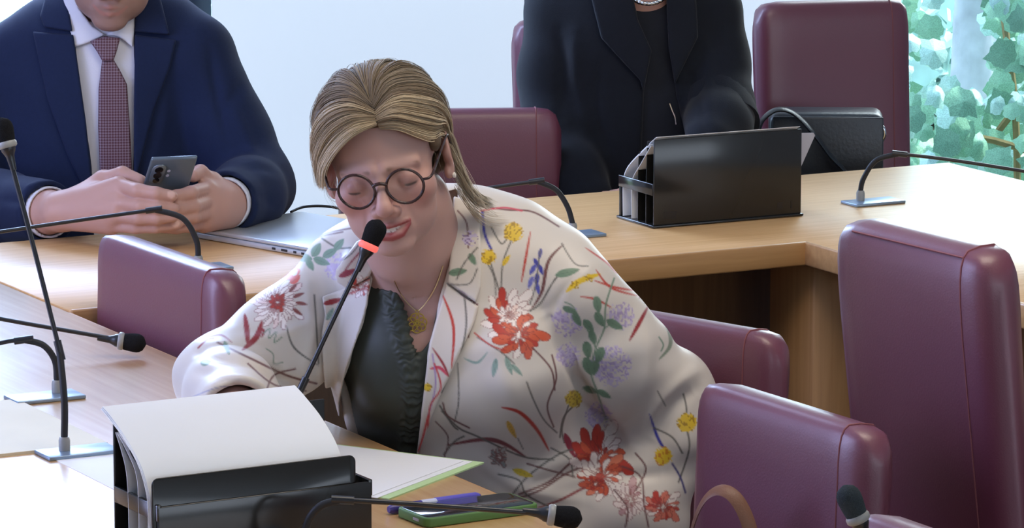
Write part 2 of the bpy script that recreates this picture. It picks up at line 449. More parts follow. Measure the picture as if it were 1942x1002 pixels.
# four window bays; frames are parts of each window
def window(n, s0, s1):
    fr = MB(); fw = 0.055
    base = Vector((XW[0], XW[1], 0)) + E1 * ((s0 + s1) / 2)
    w = thing('window_%d' % n, base, None, None); w['kind'] = 'structure'
    for (a, b, z0, z1) in ((s0, s0 + fw, .12, 2.45), (s1 - fw, s1, .12, 2.45), (s0 + fw, s1 - fw, .12, .20), (s0 + fw, s1 - fw, 2.38, 2.45)):
        wall_seg(fr, a, b, z0, z1, 0.0, 0.08)
    fr.build('window_frame', M['frame'], w, bevel=.004, seg=1)
    g = MB(); wall_seg(g, s0 + fw, s1 - fw, .20, 2.38, .045, .006); g.build('window_pane', M['glass'], w)
window(1, s_left, s_a); window(2, s_a, s_b); window(3, s_b, s_c); window(4, s_c, s_d)
def blind(s0, s1, label):
    base = Vector((XW[0], XW[1], 0)) + E1 * ((s0 + s1) / 2) - E2 * .03
    t = thing('roller_blind', base, label, 'blind')
    m = MB(); wall_seg(m, s0, s1, .16, 2.36, -.035, .004); m.build('fabric', M['blind'], t)
    c = (XW[0], XW[1], 0)
    r = MB(); r.tube([Vector((XW[0], XW[1], 2.39)) + E1 * s0 - E2 * .033, Vector((XW[0], XW[1], 2.39)) + E1 * s1 - E2 * .033], .028, 10)
    r.build('roller', M['frame'], t, True)
    r = MB(); wall_seg(r, s0, s1, .13, .16, -.04, .014); r.build('bottom_bar', M['frame'], t)
blind(S(389), S(978), 'pale backlit roller blind between the man in the navy suit and the dark post')
blind(S(1003), s_c - .012, 'pale backlit roller blind behind the person in black, right of the dark post')

# ------------------------------------------------------------------ garden beyond the glass
MB().box((1.0, 13.0, -.12), (9, 0, 0), (0, 3.6, 0), (0, 0, .06)).build('garden_ground', M['ground'], loc=(1, 13, 0))['kind'] = 'structure'
def tree_trunk(u0, u1, y, r, label):
    base = W(u0, 400, y); base.z = -.06
    t = thing('tree', base, label, 'tree')
    pts = [base, W(u0, 330, y), W((u0 + u1) / 2, 180, y), W(u1, 0, y), W(u1 + 14, -160, y), W(u1 + 30, -420, y), W(u1 + 50, -700, y)]
    MB().tube(pts, [r * 1.3, r * 1.1, r, r * .95, r * .9, r * .8, r * .7], 14, 4).build('trunk', M['bark'], t, True)
    for k in range(3):
        a = pts[3 + k]; b = a + Vector((random.uniform(-.5, .5), random.uniform(-.2, .4), .55)); c = b + Vector((random.uniform(-.4, .4), .1, .5))
        MB().tube([a, b, c], [r * .45, r * .3, r * .15], 8, 4).build('branch', M['bark'], t, True)
    # crown of leaves, joined
    V = []; Fc = []
    for _ in range(2600):
        c = pts[-1] + Vector(rng.normal(0, 1, 3) * (.8, .7, .55)) + Vector((0, .2, .3))
        a = Vector(rng.normal(0, 1, 3)).normalized() * .05; b2 = Vector(rng.normal(0, 1, 3)).normalized() * .035
        n = len(V); V += [c - a, c + b2, c + a, c - b2]; Fc.append((n, n + 1, n + 2, n + 3))
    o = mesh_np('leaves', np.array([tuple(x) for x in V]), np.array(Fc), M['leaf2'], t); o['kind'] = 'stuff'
tree_trunk(1836, 1852, 11.2, .058, 'grey tree trunk in the garden seen through the right window')
LEAF = [(0, -.86), (.3, -.92), (.66, -.74), (.70, -.40), (.98, -.06), (.74, .22), (.56, .52), (.30, .62), (0, 1.05), (-.30, .62), (-.56, .52), (-.74, .22), (-.98, -.06), (-.70, -.40), (-.66, -.74), (-.3, -.92)]
def leaf_mesh(name, m, curl):
    v = [(0, 0, .12 * curl)] + [(x, y, -.25 * curl * (x * x + y * y)) for x, y in LEAF]; n = len(LEAF)
    me = bpy.data.meshes.new(name); me.from_pydata(v, [], [(0, 1 + k, 1 + (k + 1) % n) for k in range(n)]); me.materials.append(m)
    return me
leafs = [leaf_mesh('leaf', M['leaf'], 1), leaf_mesh('leaf', M['leaf2'], 1.4), leaf_mesh('leaf', M['leaf'], .5)]
def vine(label, path, count, size, spread, stems):
    base = Vector(path[0]); base.z = -.06
    t = thing('climbing_vine', base, label, 'vine')
    for st in stems: MB().tube(st, [.008] * len(st), 6, 4).build('stem', M['stem'], t, True)
    for k in range(count):
        q = spread(k); s = size * random.uniform(.6, 1.25)
        nrm = Vector((random.uniform(-.6, .6), -1, random.uniform(-.3, .9))).normalized()
        R = nrm.to_track_quat('Z', 'Y').to_matrix().to_4x4() @ Matrix.Rotation(random.uniform(-2.6, 2.6), 4, 'Z')
        o = bpy.data.objects.new('leaf', random.choice(leafs)); COL.objects.link(o); o.parent = t
        o.matrix_local = Matrix.Translation(q - base) @ R @ Matrix.Scale(s, 4)
def spread_r(k):
    while True:
        u = random.uniform(1690, 2080); v = random.uniform(-60, 345)
        # denser low and to the right, thin at the upper left
        w = .25 + .75 * max(0, min(1, (v - 120) / 130)) + (.55 if u > 1880 else 0)
        if 1770 < u < 1880 and v < 200: w *= .35
        if random.random() < w: return W(u, v, random.uniform(9.5, 10.4))
vine('pale green climbing vine with lobed leaves outside the right window', [W(1760, 330, 9.9)], 290, .036, spread_r,
     [[W(1745, 380, 9.9), W(1790, 275, 9.8), W(1860, 262, 9.8), W(1960, 290, 9.8)], [W(1930, 380, 9.9), W(1925, 200, 9.9), W(1905, 40, 9.9), W(1890, -120, 10)],
      [W(1760, 360, 9.9), W(1850, 300, 9.9), W(1900, 240, 9.9), W(1945, 180, 9.9)]])
vine('green vine leaves outside the left window beside the navy shoulder', [W(372, 200, 9.3)], 40, .045,
     lambda k: W(random.uniform(340, 400), random.uniform(-120, 160), random.uniform(9.0, 9.6)), [[W(372, 300, 9.2), W(378, 100, 9.2), W(366, -100, 9.2)]])
# distant pale hedge seen between the vine leaves
V = []; Fc = []
for _ in range(9000):
    c = W(random.uniform(1560, 2350), min(random.gauss(300, 130), 480), random.uniform(13.4, 14.4)); c.z = max(c.z, 0)
    a = Vector(rng.normal(0, 1, 3)).normalized() * .055; b2 = Vector(rng.normal(0, 1, 3)).normalized() * .04
    n = len(V); V += [c - a, c + b2, c + a, c - b2]; Fc.append((n, n + 1, n + 2, n + 3))
hb = W(1850, 480, 13.9); hb.z = -.06
h = thing('hedge', hb, 'pale distant hedge behind the vine outside the right window', 'hedge')
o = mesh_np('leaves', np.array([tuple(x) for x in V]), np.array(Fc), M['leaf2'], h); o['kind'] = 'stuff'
for k in range(5):
    p = W(1650 + 150 * k, 470, 13.9); p.z = -.06
    MB().tube([p, p + Vector((.05, 0, .7)), p + Vector((-.03, .05, 1.3))], [.03, .022, .01], 8, 3).build('trunk', M['bark'], h, True)

# ================================================================== TABLES
P0 = PZ(1530, 460)                                   # inner corner of the outer table
B0 = PZ(1799, 308)                                   # outer corner
s0 = (PZ(90, 572) - P0).dot(E1)                      # left end of the back row (meets the inner table)
depth = (B0 - P0).dot(E2); wid = (B0 - P0).dot(E1)
def along(a, b, z=TZ): return Vector((P0.x, P0.y, 0)) + E1 * a + E2 * b + UP * z
TH = .026
tb = along(0, depth / 2, 0)
tab = thing('conference_table', tb, 'long beech conference table with corner leg behind the seated speaker', 'table')
m = MB()                                             # one continuous L-shaped top
e1n = PZ(350, 685) - PZ(740, 850); e1n = e1n.normalized()
sl = s0
LS = [along(sl, 0, TZ - TH), along(0, 0, TZ - TH), along(0, -2.6, TZ - TH), along(wid, -2.6, TZ - TH), along(wid, depth, TZ - TH), along(sl - (depth) * 0.0, depth, TZ - TH)]
m.prism(LS, UP * TH); m.build('tabletop', M['top'], tab, bevel=.002, seg=1)
m = MB(); m.box(along(sl / 2, -.003, TZ - .016), E1 * (-sl / 2), E2 * .004, UP * .018)
m.build('edge_band', M['edge'], tab, bevel=.003, seg=2)
m = MB(); m.box(along(-.003, -1.3, TZ - .016), E1 * .004, E2 * 1.3, UP * .018)
m.build('edge_band', M['edge'], tab, bevel=.003, seg=2)
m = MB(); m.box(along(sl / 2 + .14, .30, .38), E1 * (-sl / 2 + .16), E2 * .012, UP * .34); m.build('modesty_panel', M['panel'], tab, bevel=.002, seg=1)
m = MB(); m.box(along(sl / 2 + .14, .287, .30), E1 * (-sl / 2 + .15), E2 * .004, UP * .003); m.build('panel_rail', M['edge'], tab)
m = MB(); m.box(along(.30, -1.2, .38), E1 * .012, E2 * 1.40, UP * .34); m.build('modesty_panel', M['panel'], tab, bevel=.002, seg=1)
m = MB(); m.box(along(.085, .075, .362), E1 * .065, E2 * .065, UP * .361); m.build('leg', M['leg'], tab, bevel=.003, seg=1)
for (a, b) in ((sl + .15, depth - .15), (wid - .1, depth - .1), (wid - .1, -2.4), (-1.0, depth - .12)):
    m = MB(); m.box(along(a, b, .362), E1 * .05, E2 * .05, UP * .361); m.build('leg', M['leg'], tab, bevel=.003, seg=1)
# inner (near) table
N0 = PZ(740, 850)
def near(a, b, z=TZ): return Vector((N0.x, N0.y, 0)) + E1 * a + E2 * b + UP * z
far_b = (P0 - N0).dot(E2)
nb = near(-.4, 0, 0)
nt = thing('meeting_table', nb, 'pale near table with microphones and papers where the speaker sits', 'table')
kx = (along(sl, depth, 0) - near(0, 0, 0)).dot(E2)
m = MB(); m.prism([near(0, -1.7, TZ - TH), near(0, kx, TZ - TH), near(-1.15, kx, TZ - TH), near(-1.15, -1.7, TZ - TH)], UP * TH)
m.build('tabletop', M['top2'], nt, bevel=.003, seg=2)
m = MB(); m.box(near(-.001, (far_b - 1.7) / 2, TZ - .016), E1 * .004, E2 * ((far_b + 1.7) / 2 - .006), UP * .0155); m.build('edge_band', M['edge'], nt, bevel=.003, seg=2)
m = MB(); m.box(near(-.42, -.4, .40), E1 * .012, E2 * 1.2, UP * .32); m.build('modesty_panel', M['panel'], nt, bevel=.002, seg=1)
for (a, b) in ((-.5, -1.6), (-1.05, -1.6), (-1.05, kx - .1), (-.5, kx - .1)):
    m = MB(); m.box(near(a, b, .362), E1 * .04, E2 * .04, UP * .361); m.build('leg', M['leg'], nt, bevel=.003, seg=1)

# ================================================================== CHAIRS
def chair(tl, tr, n, label, height=.42, th=.065, lean=.10, rnd=.036, grow=.0, bow=.0, group=None, seat=True, top_seam=False):
    """tl, tr: top corners of the backrest as the viewer sees its broad face; n: direction the sitter faces"""
    tl, tr = Vector(tl), Vector(tr); sx = (tr - tl); w = sx.length; sx.normalize(); n = Vector(n)
    n = (n - sx * n.dot(sx)); n.z = 0; n.normalize()
    ctr = (tl + tr) / 2; ztop = ctr.z
    dn = (-UP + n * lean).normalized(); tk = n.cross(Vector((0, 0, 1)))
    th_d = (n + UP * lean).normalized()
    side = sx
    base = Vector((ctr.x, ctr.y, 0)) + n * (.25 + lean * height)
    c = thing('chair', base, label, 'chair', group)
    nu, nv = 14, 14; m = MB()
    # rounded, slightly bowed pad built as a closed grid: cross-section ring swept across the width
    K = 28; rings = []
    def ring(x):
        e = min(1.0, (1 - abs(x)) * w / 2 / rnd); shr = (1 - math.sqrt(max(0, 1 - (1 - e) ** 2))) * rnd if e < 1 else 0
        pts = []
        H, T = height, th
        for k in range(K):
            a = 2 * math.pi * k / K; ca, sa = math.cos(a), math.sin(a); pw = .46
            px = abs(ca) ** pw * math.copysign(1, ca); pz = abs(sa) ** (pw * .55) * math.copysign(1, sa)
            t = px * (T / 2 - shr * .6); zz = pz * (H / 2 - shr)
            z01 = (zz + H / 2) / H
            t2 = t + bow * (1 - x * x) * (1 if True else 0) * -1 - .018 * math.sin(math.pi * z01) * (1 if px > 0 else .0)
            half = w / 2 * (1 - grow * (z01))
            pts.append(ctr + side * (x * half) + dn * (H / 2 - zz) + th_d * (t2 + -T / 2 + T / 2))
        return pts
    xs = [-1, -1 + .25 * rnd / w * 2, -1 + .6 * rnd / w * 2, -1 + 1.2 * rnd / w * 2, -1 + 2 * rnd / w * 2] + [x for x in np.linspace(-1 + 2.6 * rnd / w * 2, 1 - 2.6 * rnd / w * 2, 10)]
    xs += [-x for x in xs[4::-1]]
    vs = []
    for x in xs: vs += ring(x)
    R = len(xs)
    fs = [(i * K + k, i * K + (k + 1) % K, (i + 1) * K + (k + 1) % K, (i + 1) * K + k) for i in range(R - 1) for k in range(K)]
    fs += [tuple(range(K)), tuple((R - 1) * K + k for k in range(K))]
    m.add(vs, fs); back = m.build('backrest', M['leather'], c, True)
    for sgn in (1,):
        i = R - 4
        rr = ring(xs[i]); q = []
        for k in list(range(0, K)) + [0]: q.append(rr[k])
        cc = sum(rr, Vector()) / K
        q = [p + (p - cc).normalized() * .0004 for p in q]
        MB().tube(q, .0011, 5).build('seam', M['thread'], back, True)
    if top_seam:
        q = [ring(x)[9] for x in xs[3:-3]]; cc = ctr
        MB().tube([p + UP * .0004 - n * .0006 for p in q], .0012, 5).build('seam', M['thread'], back, True)
    if seat:
        sc = Vector((ctr.x, ctr.y, .43)) + n * (lean * (ztop - .46) + .24)
        mm = MB(); mm.box(sc, side * (w / 2 + .02), n * .22, UP * .04); mm.build('seat', M['leather'], c, bevel=.025, seg=4)
        for a in (-1, 1):
            for b_ in (-1, 1):
                p = sc + side * (a * (w / 2 - .0)) + n * (b_ * .19)
                MB().tube([Vector((p.x, p.y, .395)), Vector((p.x + side.x * a * .015, p.y + side.y * a * .015, 0))], [.014, .011], 10).build('leg', M['steel'], c, True)
        if height < .6:
            for a in (-.6, .6):
                lo = ctr + dn * height + side * (a * w / 2)
                MB().tube([lo - dn * .06 - th_d * .01, lo + dn * .06, Vector((lo.x, lo.y, .42)) + n * .05], .012, 8, 3).build('back_support', M['steel'], c, True)
    return c
ZL, ZT = .86, 1.03
gl = 'low-backed chairs round the speaker'
chair(PZ(207, 437, ZL), PZ(447, 520, ZL), -E1, 'low burgundy leather chair at left between the two tables', group=None, height=.40)
chair(PZ(1165, 578, ZL), PZ(1490, 634, ZL), -E1, 'low burgundy leather chair directly behind the speaker', height=.42)
chair(PZ(1346, 716, ZL), PZ(1676, 818, ZL), -E1, 'low burgundy leather chair at front right with a tan strap before it', height=.46)
chair(PZ(1636, 962, ZL), PZ(1980, 1082, ZL), -E1, 'low burgundy leather chair at the bottom right corner, only its top edge in view', height=.42)
chair(PZ(640, 207, ZL), PZ(1064, 203, ZL), -E2, 'low burgundy leather chair behind the far table, beside the speaker\'s head', height=.42)
chair(PZ(1608, 408, ZT), PZ(1905, 478, ZT), E1, 'tall burgundy leather chair with its back turned, right foreground', height=.62, lean=.13, th=.075, top_seam=True)
chair(W(1430, 4, 7.78), W(1718, -4, 7.90), Vector((.42, -.9, 0)), 'tall burgundy leather chair holding the black bag beside the window', height=.62, th=.07)
chair(W(972, 36, 7.95), W(1330, 20, 8.1), -E2, 'tall burgundy leather chair of the person in black', height=.62, th=.07)
# ================================================================== HEADS
VB = np.array([[1, 0, 0], [0, CP, SP], [0, -SP, CP]], dtype=float)      # columns: right, forward, up of the view
def head_R(yaw, pitch, roll):
    y, p, r = np.radians([yaw, pitch, roll])
    Rz = np.array([[np.cos(y), -np.sin(y), 0], [np.sin(y), np.cos(y), 0], [0, 0, 1]])
    Rx = np.array([[1, 0, 0], [0, np.cos(p), -np.sin(p)], [0, np.sin(p), np.cos(p)]])
    Ry = np.array([[np.cos(r), 0, np.sin(r)], [0, 1, 0], [-np.sin(r), 0, np.cos(r)]])
    return VB @ Ry @ Rz @ Rx
def min3(a, b, c): return np.minimum(np.minimum(a, b), c)
class Head:
    def __init__(s, org, R, male=False, scale=1.0):
        s.o = np.array(org, float); s.R = R; s.male = male; s.k = scale
    def loc(s, p): return ((np.asarray(p) - s.o.astype(p.dtype)) @ s.R.astype(p.dtype)) * (1000.0 / s.k)
    def wld(s, q): return Vector((s.o + s.R @ (np.asarray(q, float) * s.k / 1000)).tolist())
    def sdf(s, p): return near_only(s.sdf0, p, s.o, .19)
    def sdf0(s, p):
        q = s.loc(p.astype(f32)); ax = np.sqrt(q[:, 0] ** 2 + f32(.3))
        m = np.stack([ax, q[:, 1], q[:, 2]], 1)
        E = lambda c, r, R=None: ell(m, c, r, R)
        C = lambda a, b, r1, r2: cone(m, a, b, r1, r2)
        jw = 1.0 if s.male else 0.0; ez = 0.0 if s.male else -8.5
        d = E((0, 8, 32), (74, 94, 71))
        d = smin(d, E((0, -36, -22), (60 + 3 * jw, 54, 84)), 14)
        d = smin(d, E((0, -44, -64), (55 + 2 * jw, 44, 43 + 2 * jw)), 14)
        d = smin(d, E((0, -80, -95), (24 + 2 * jw, 15, 14 + 2 * jw)), 16)
        d = smin(d, E((44, -60, -30), (21, 22, 20)), 12)
        d = smin(d, C((8, -88, 15 + ez), (46, -70, 14 + ez), 6.5, 4.5), 12)
        d = smax(d, -E((33, -98, -4 + ez), (17, 13, 11)), 9)
        d = smin(d, E((32, -76, -4 + ez), (15, 13.5, 12.5)), 3)
        d = smax(d, -C((20, -92, -11.5 + ez), (45, -84, -10 + ez), 1.1, 1.0), 1.6)
        d = smin(d, C((0, -88, 8 + ez), (0, -107, -34), 7, 8.5), 9)
        d = smin(d, E((0, -109, -40), (10.5, 10, 9.5)), 6)
        d = smin(d, E((12, -97, -45), (8, 10, 8)), 5)
        d = smax(d, -E((6.5, -104, -53), (3.4, 5, 3.2)), 2)
        d = smin(d, E((0, -77, -68), (29, 19, 21)), 12)
        d = smin(d, C((0, -97.0, -64), (26, -85.5 - (0 if s.male else 3.5), -62.5 if not s.male else -66), 4.6, 2.0), 3)
        if s.male: d = smin(d, C((0, -95.5, -77), (21, -86.5, -69), 3.8, 2.2), 3)
        else: d = smin(d, np.minimum(C((0, -95.5, -78.5), (13, -94, -77), 5.0, 4.4), C((13, -94, -77), (25, -89.5, -67), 4.4, 1.8)), 3)
        if s.male: d = smax(d, -C((0, -103, -71.5), (22, -92, -69), 1.0, .7), 1.5)
        else:
            d = smax(d, -C((0, -99, -71.5), (24, -92, -65.5), 4.3, 1.2), 1.5)
            d = np.minimum(d, E((0, -74.5, -69), (27, 17.5, 9)))
        d = smax(d, -C((27, -88, -44), (33, -84, -70), 1.4, 1.2), 7)
        a = math.radians(14); Rr = np.array([[math.cos(a), -math.sin(a), 0], [math.sin(a), math.cos(a), 0], [0, 0, 1]])
        e = E((77, 16, -10), (6.5, 19, 31), Rr)
        e = smax(e, -E((83, 11, -8), (6, 10.5, 18), Rr), 4)
        e = smin(e, E((75, 7, -36), (5.5, 8.5, 9)), 6)
        e = smin(e, E((77, 3, -10), (4, 4, 7)), 4)
        d = smin(d, e, 5)
        d = smin(d, C((0, 20, -50), (0, 34, -135), 46 + 12 * jw, 46 + 12 * jw), 10 + 8 * jw)
        return d * f32(s.k / 1000)
    def colour(s, P, skin, lip=(176, 60, 62), brow=(120, 92, 74), stubble=0.0, lash=(70, 52, 46), blush=.5):
        q = s.loc(P); ax = np.abs(q[:, 0]); m = np.stack([ax, q[:, 1], q[:, 2]], 1).astype(f32)
        ez = 0.0 if s.male else -8.5
        base = np.array(lin(skin)); c = np.tile(base, (len(P), 1))
        def mix(col, w):
            w = np.clip(w, 0, 1)[:, None]; c[:] = c * (1 - w) + np.array(lin(col)) * w
        front = np.clip((-q[:, 1] - 40) / 20, 0, 1)
        b1 = np.exp(-((ax - 40) ** 2 + (q[:, 2] + 34) ** 2) / 420) * front
        mix((204, 122, 108), b1 * blush)
        mix((196, 118, 104), np.exp(-(ax ** 2 + (q[:, 2] + 42) ** 2) / 160) * front * .4 * blush)
        if stubble:
            z = np.clip((-q[:, 2] - 46) / 14, 0, 1) * np.clip((q[:, 2] + 125) / 14, 0, 1) * np.clip((-q[:, 1] - 5) / 25, 0, 1)
            mix((120, 96, 88), z * stubble)
        h = np.clip(.5 + .5 * np.sin(q[:, 0] * 2.1 + q[:, 2] * .8) * np.sin(q[:, 2] * 2.7 - q[:, 0]), 0, 1)
        bd = np.minimum(cone(m, (15, -97, 15 + ez), (34, -92, 20 + ez), 4.2, 3.6), cone(m, (34, -92, 20 + ez), (50, -76, 14 + ez), 3.6, 1.6))
        mix(brow, (1.6 - bd) / 2.5 * (.85 + .3 * h) * front)
        ld = cone(m, (20, -92, -11.5 + ez), (45, -84, -10 + ez), 1.9, 1.7); mix(lash, (1.2 - ld) / 1.2 * front * .9)
        mix((158, 108, 100) if not s.male else (186, 120, 108), np.exp(-((ax - 32) ** 2 / 220 + (q[:, 2] - ez) ** 2 / 70)) * front * .7)  # shading round the eyes put into the lid colour
        zu, zl = ((-66, -77) if s.male else (-62.5, -79.5)); lp = min3(cone(m, (0, -97.0, -64.5), (26, -85.5 - (0 if s.male else 3.5), zu - .5), 4.1, 1.7), cone(m, (0, -95.5, zl), (13, -94, zl + 1.5), 5.0 if not s.male else 3.6, 4.2 if not s.male else 3), cone(m, (13, -94, zl + 1.5), (25, -89.5, -67), 4.2 if not s.male else 3, 1.8))
        mix(lip, (1.3 - lp) / 1.4 * front)
        if not s.male:
            t = (cone(m, (0, -92.5, -71.3), (23, -87, -65.5), 3.3, 1.0) < 1.4) & (q[:, 1] > -95.6) & (q[:, 1] < -70)
            g = np.abs(((ax + 3.6) % 7.2) - 3.6) < .6
            c[t] = np.array(lin((226, 216, 206))); c[t & g] = np.array(lin((140, 104, 96))); c[t & (ax > 18)] = np.array(lin((90, 40, 40)))
        mix((168, 86, 76), np.exp(-((ax - 83) ** 2 / 40 + (q[:, 1] - 10) ** 2 / 90 + (q[:, 2] + 8) ** 2 / 240)) * .5)
        return c

def finger(p, pts, r, k=.004):
    pts = [A3(x) for x in pts]; n = len(pts)
    return chain(p, pts, [r * (1 - .28 * i / (n - 1)) for i in range(n)], k)
def simple_hand(p, wrist, *a, **k): return near_only(lambda q: simple_hand0(q, wrist, *a, **k), p, wrist, .26)
def simple_hand0(p, wrist, fwd, side, palm_n, s=1.0, thumb=1):
    """relaxed slightly curled hand: fwd from the wrist, side towards the thumb, palm_n out of the palm"""
    w = Vector(wrist); fwd = Vector(fwd).normalized(); side = Vector(side).normalized(); n = Vector(palm_n).normalized()
    P_ = lambda a, b, c=0: w + fwd * (a * s) + side * (b * s) + n * (c * s)
    d = None
    for b in (-.026, -.009, .009, .027):
        c = cone(p, P_(.005, b * .6), P_(.088, b), .017 * s, .0125 * s); d = c if d is None else smin(d, c, .014)
    L = (.058, .072, .078, .07)
    for i, b in enumerate((-.030, -.010, .010, .030)):
        l = L[i]
        d = smin(d, finger(p, [P_(.088, b), P_(.088 + l * .5, b * 1.12, .006), P_(.088 + l * .82, b * 1.14, .020), P_(.088 + l, b * 1.12, .036)], .0095 * s), .005)
    d = smin(d, finger(p, [P_(.02, .026, .004), P_(.055, .050, .012), P_(.082, .058, .02), P_(.105, .056, .028)], .0125 * s), .008)
    return d

# ================================================================== FABRIC PRINT (base colour only)
def hash2(u, v, s=1.0):
    x = np.sin(np.floor(u / s) * 127.1 + np.floor(v / s) * 311.7) * 43758.5453
    return x - np.floor(x)
def paint(uv, base, items):
    c = base; U, Vv = uv[:, 0], uv[:, 1]
    def put(idx, w, col):
        w = np.clip(w, 0, 1)[:, None]; c[idx] = c[idx] * (1 - w) + np.array(lin(col)) * w
    for it in items:
        k = it[0]
        if k == 's':
            _, col, wd, pts = it[:4]; tp = len(it) > 4; wd = wd * .82
            q = cat_rom(pts, 6); pad = wd + 3
            idx = np.where((U > q[:, 0].min() - pad) & (U < q[:, 0].max() + pad) & (Vv > q[:, 1].min() - pad) & (Vv < q[:, 1].max() + pad))[0]
            if not len(idx): continue
            X = uv[idx]; best = np.full(len(idx), 1e9); n = len(q) - 1
            for i in range(n):
                a, b = q[i], q[i + 1]; e = b - a; w = X - a; t = np.clip(w @ e / max(e @ e, 1e-9), 0, 1)
                hw = wd / 2
                if tp: hw = hw * (.25 + .9 * np.sin(np.pi * np.clip((i + t) / n, 0, 1)) ** .8)
                best = np.minimum(best, np.sqrt(((w - t[:, None] * e) ** 2).sum(1)) - hw)
            put(idx, .5 - best / 2.2, col)
        elif k == 'l':
            _, col, (cu, cv), ang, ln, wd = it[:6]; a = math.radians(ang)
            idx = np.where((np.abs(U - cu) < ln) & (np.abs(Vv - cv) < ln))[0]
            if not len(idx): continue
            x = (U[idx] - cu) * math.cos(a) + (Vv[idx] - cv) * math.sin(a); y = -(U[idx] - cu) * math.sin(a) + (Vv[idx] - cv) * math.cos(a)
            t = np.clip(x / (ln / 2), -1, 1); hw = wd / 2 * (1 - t * t) ** .7 * (1 - .25 * t)
            d = np.maximum(np.abs(y) - hw, np.abs(x) - ln / 2)
            put(idx, .5 - d / 2, col)
            put(idx, (.9 - np.abs(y)) * (d < 0) * .5, (84, 92, 84))
        elif k == 'b':
            _, col, (cu, cv), r, sp = it[:5]; dk = it[5] if len(it) > 5 else (150, 112, 20)
            idx = np.where((np.abs(U - cu) < r * 1.3) & (np.abs(Vv - cv) < r * 1.3))[0]
            if not len(idx): continue
            d = np.hypot(U[idx] - cu, Vv[idx] - cv) + (hash2(U[idx], Vv[idx], 4) - .5) * r * .25
            put(idx, (r - d) / 2.5 * (1 if sp < 1 else (hash2(U[idx], Vv[idx], 5) > .45)), col)
            put(idx, ((r * .95 - d) > 0) * (hash2(U[idx] + 9, Vv[idx], 3.4) > .72) * .8, dk)
        elif k == 'f':
            _, (cu, cv), R, npet, cols, ph, sq = it[:7]
            idx = np.where((np.abs(U - cu) < R * 1.3) & (np.abs(Vv - cv) < R * 1.3))[0]
            if not len(idx): continue
            x = U[idx] - cu; y = (Vv[idx] - cv) / sq; r = np.hypot(x, y); th = np.arctan2(y, x) + ph + .12 * np.sin(r / R * 5)
            for ring, (sc, off) in enumerate(((1.0, 0.0), (.68, .5), (.38, .25))):
                f = th * npet / (2 * np.pi) + off; pi_ = np.floor(f); fr = np.abs(f - pi_ - .5)
                hs = np.sin(pi_ * 12.9898 + ring * 4.1) * 43758.5; hs = hs - np.floor(hs)
                Lp = R * sc * (.72 + .36 * hs)
                prof = np.clip(np.sin(np.pi * np.clip(r / Lp, 0, 1) ** 1.35), 0, 1) ** .6 * .46
                ins = (r < Lp) & (fr < prof)
                ed = np.minimum((prof - fr) * r * 2 * np.pi / npet, Lp - r)
                ci = (hs * 997 % 1 * len(cols)).astype(int) % len(cols); C = np.array([lin(z) for z in cols])[ci]
                w = np.clip(ed / 1.5, 0, 1) * ins
                c[idx] = c[idx] * (1 - w[:, None]) + C * w[:, None]
                w2 = ((ed < 2.2) & (ed > .2) & ins)[:, None] * .55
                c[idx] = c[idx] * (1 - w2) + np.array(lin((132, 52, 48))) * w2
    return c
# ================================================================== THE SPEAKER
PXM = 0.000622
R20 = rotz(math.radians(-20))
wh = Head(W(730, 297, 5.2), head_R(-6, 16, -10), scale=.927)
def torso_w(p):
    d = ell(p, W(868, 620, 5.35), (.168, .118, .175), R20)
    d = smin(d, ell(p, W(915, 860, 5.37), (.168, .125, .19), R20), .05)
    d = smin(d, ell(p, W(1005, 1035, 5.41), (.20, .17, .15), R20), .05)
    d = smin(d, ell(p, W(775, 690, 5.285), (.07, .068, .075), R20), .05)
    d = smin(d, ell(p, W(965, 700, 5.25), (.075, .07, .078), R20), .05)
    d = smin(d, cone(p, W(665, 524, 5.40), W(1060, 528, 5.28), .057, .056), .05)
    d = smin(d, cone(p, W(800, 480, 5.38), W(985, 484, 5.32), .056, .045), .05)
    d = smin(d, cone(p, W(780, 482, 5.38), W(700, 502, 5.38), .05, .046), .04)
    return d
ARM_R = [W(1082, 556, 5.27), W(1162, 672, 5.30), W(1262, 762, 5.34)]
ARM_R2 = [W(1262, 762, 5.34), W(1262, 820, 5.33), W(1244, 872, 5.33)]
ARM_L = [W(652, 548, 5.39), W(536, 655, 5.32), W(422, 722, 5.25)]
ARM_L2 = [W(422, 722, 5.25), W(438, 756, 5.15), W(448, 786, 5.06)]
HAND_R = W(1222, 960, 5.42); HAND_L = W(446, 812, 5.01)
OPEN_W = [(740, 440), (719, 486), (704, 551), (683, 629), (657, 702), (644, 764), (644, 830), (650, 930), (780, 930), (793, 852), (807, 722), (815, 650), (844, 530), (864, 420), (866, 360), (800, 380)]
SKIN_V = [(735, 430), (733, 491), (750, 546), (768, 603), (777, 650), (786, 676), (800, 668), (817, 645), (846, 530), (880, 380), (800, 380)]
def front_lim(p, y0): return p[:, 1] - f32(y0)
def sleeve_w(p, A, A2, R1, R2, r):
    d = smin(chain(p, A, R1, .03), chain(p, A2, R2, .03), .02)
    ax_ = (A2[2] - A2[1]).normalized()
    near_ = np.sqrt(((p - A3(A2[2] + ax_ * .05)) ** 2).sum(1)) < .078
    d = smax(d, np.where(near_, (p - A3(A2[2] + ax_ * .018)) @ A3(ax_), -1).astype(f32), .004)
    return smax(d, -cone(p, A2[2] - ax_ * .012, A2[2] + ax_ * .12, r, r), .004)
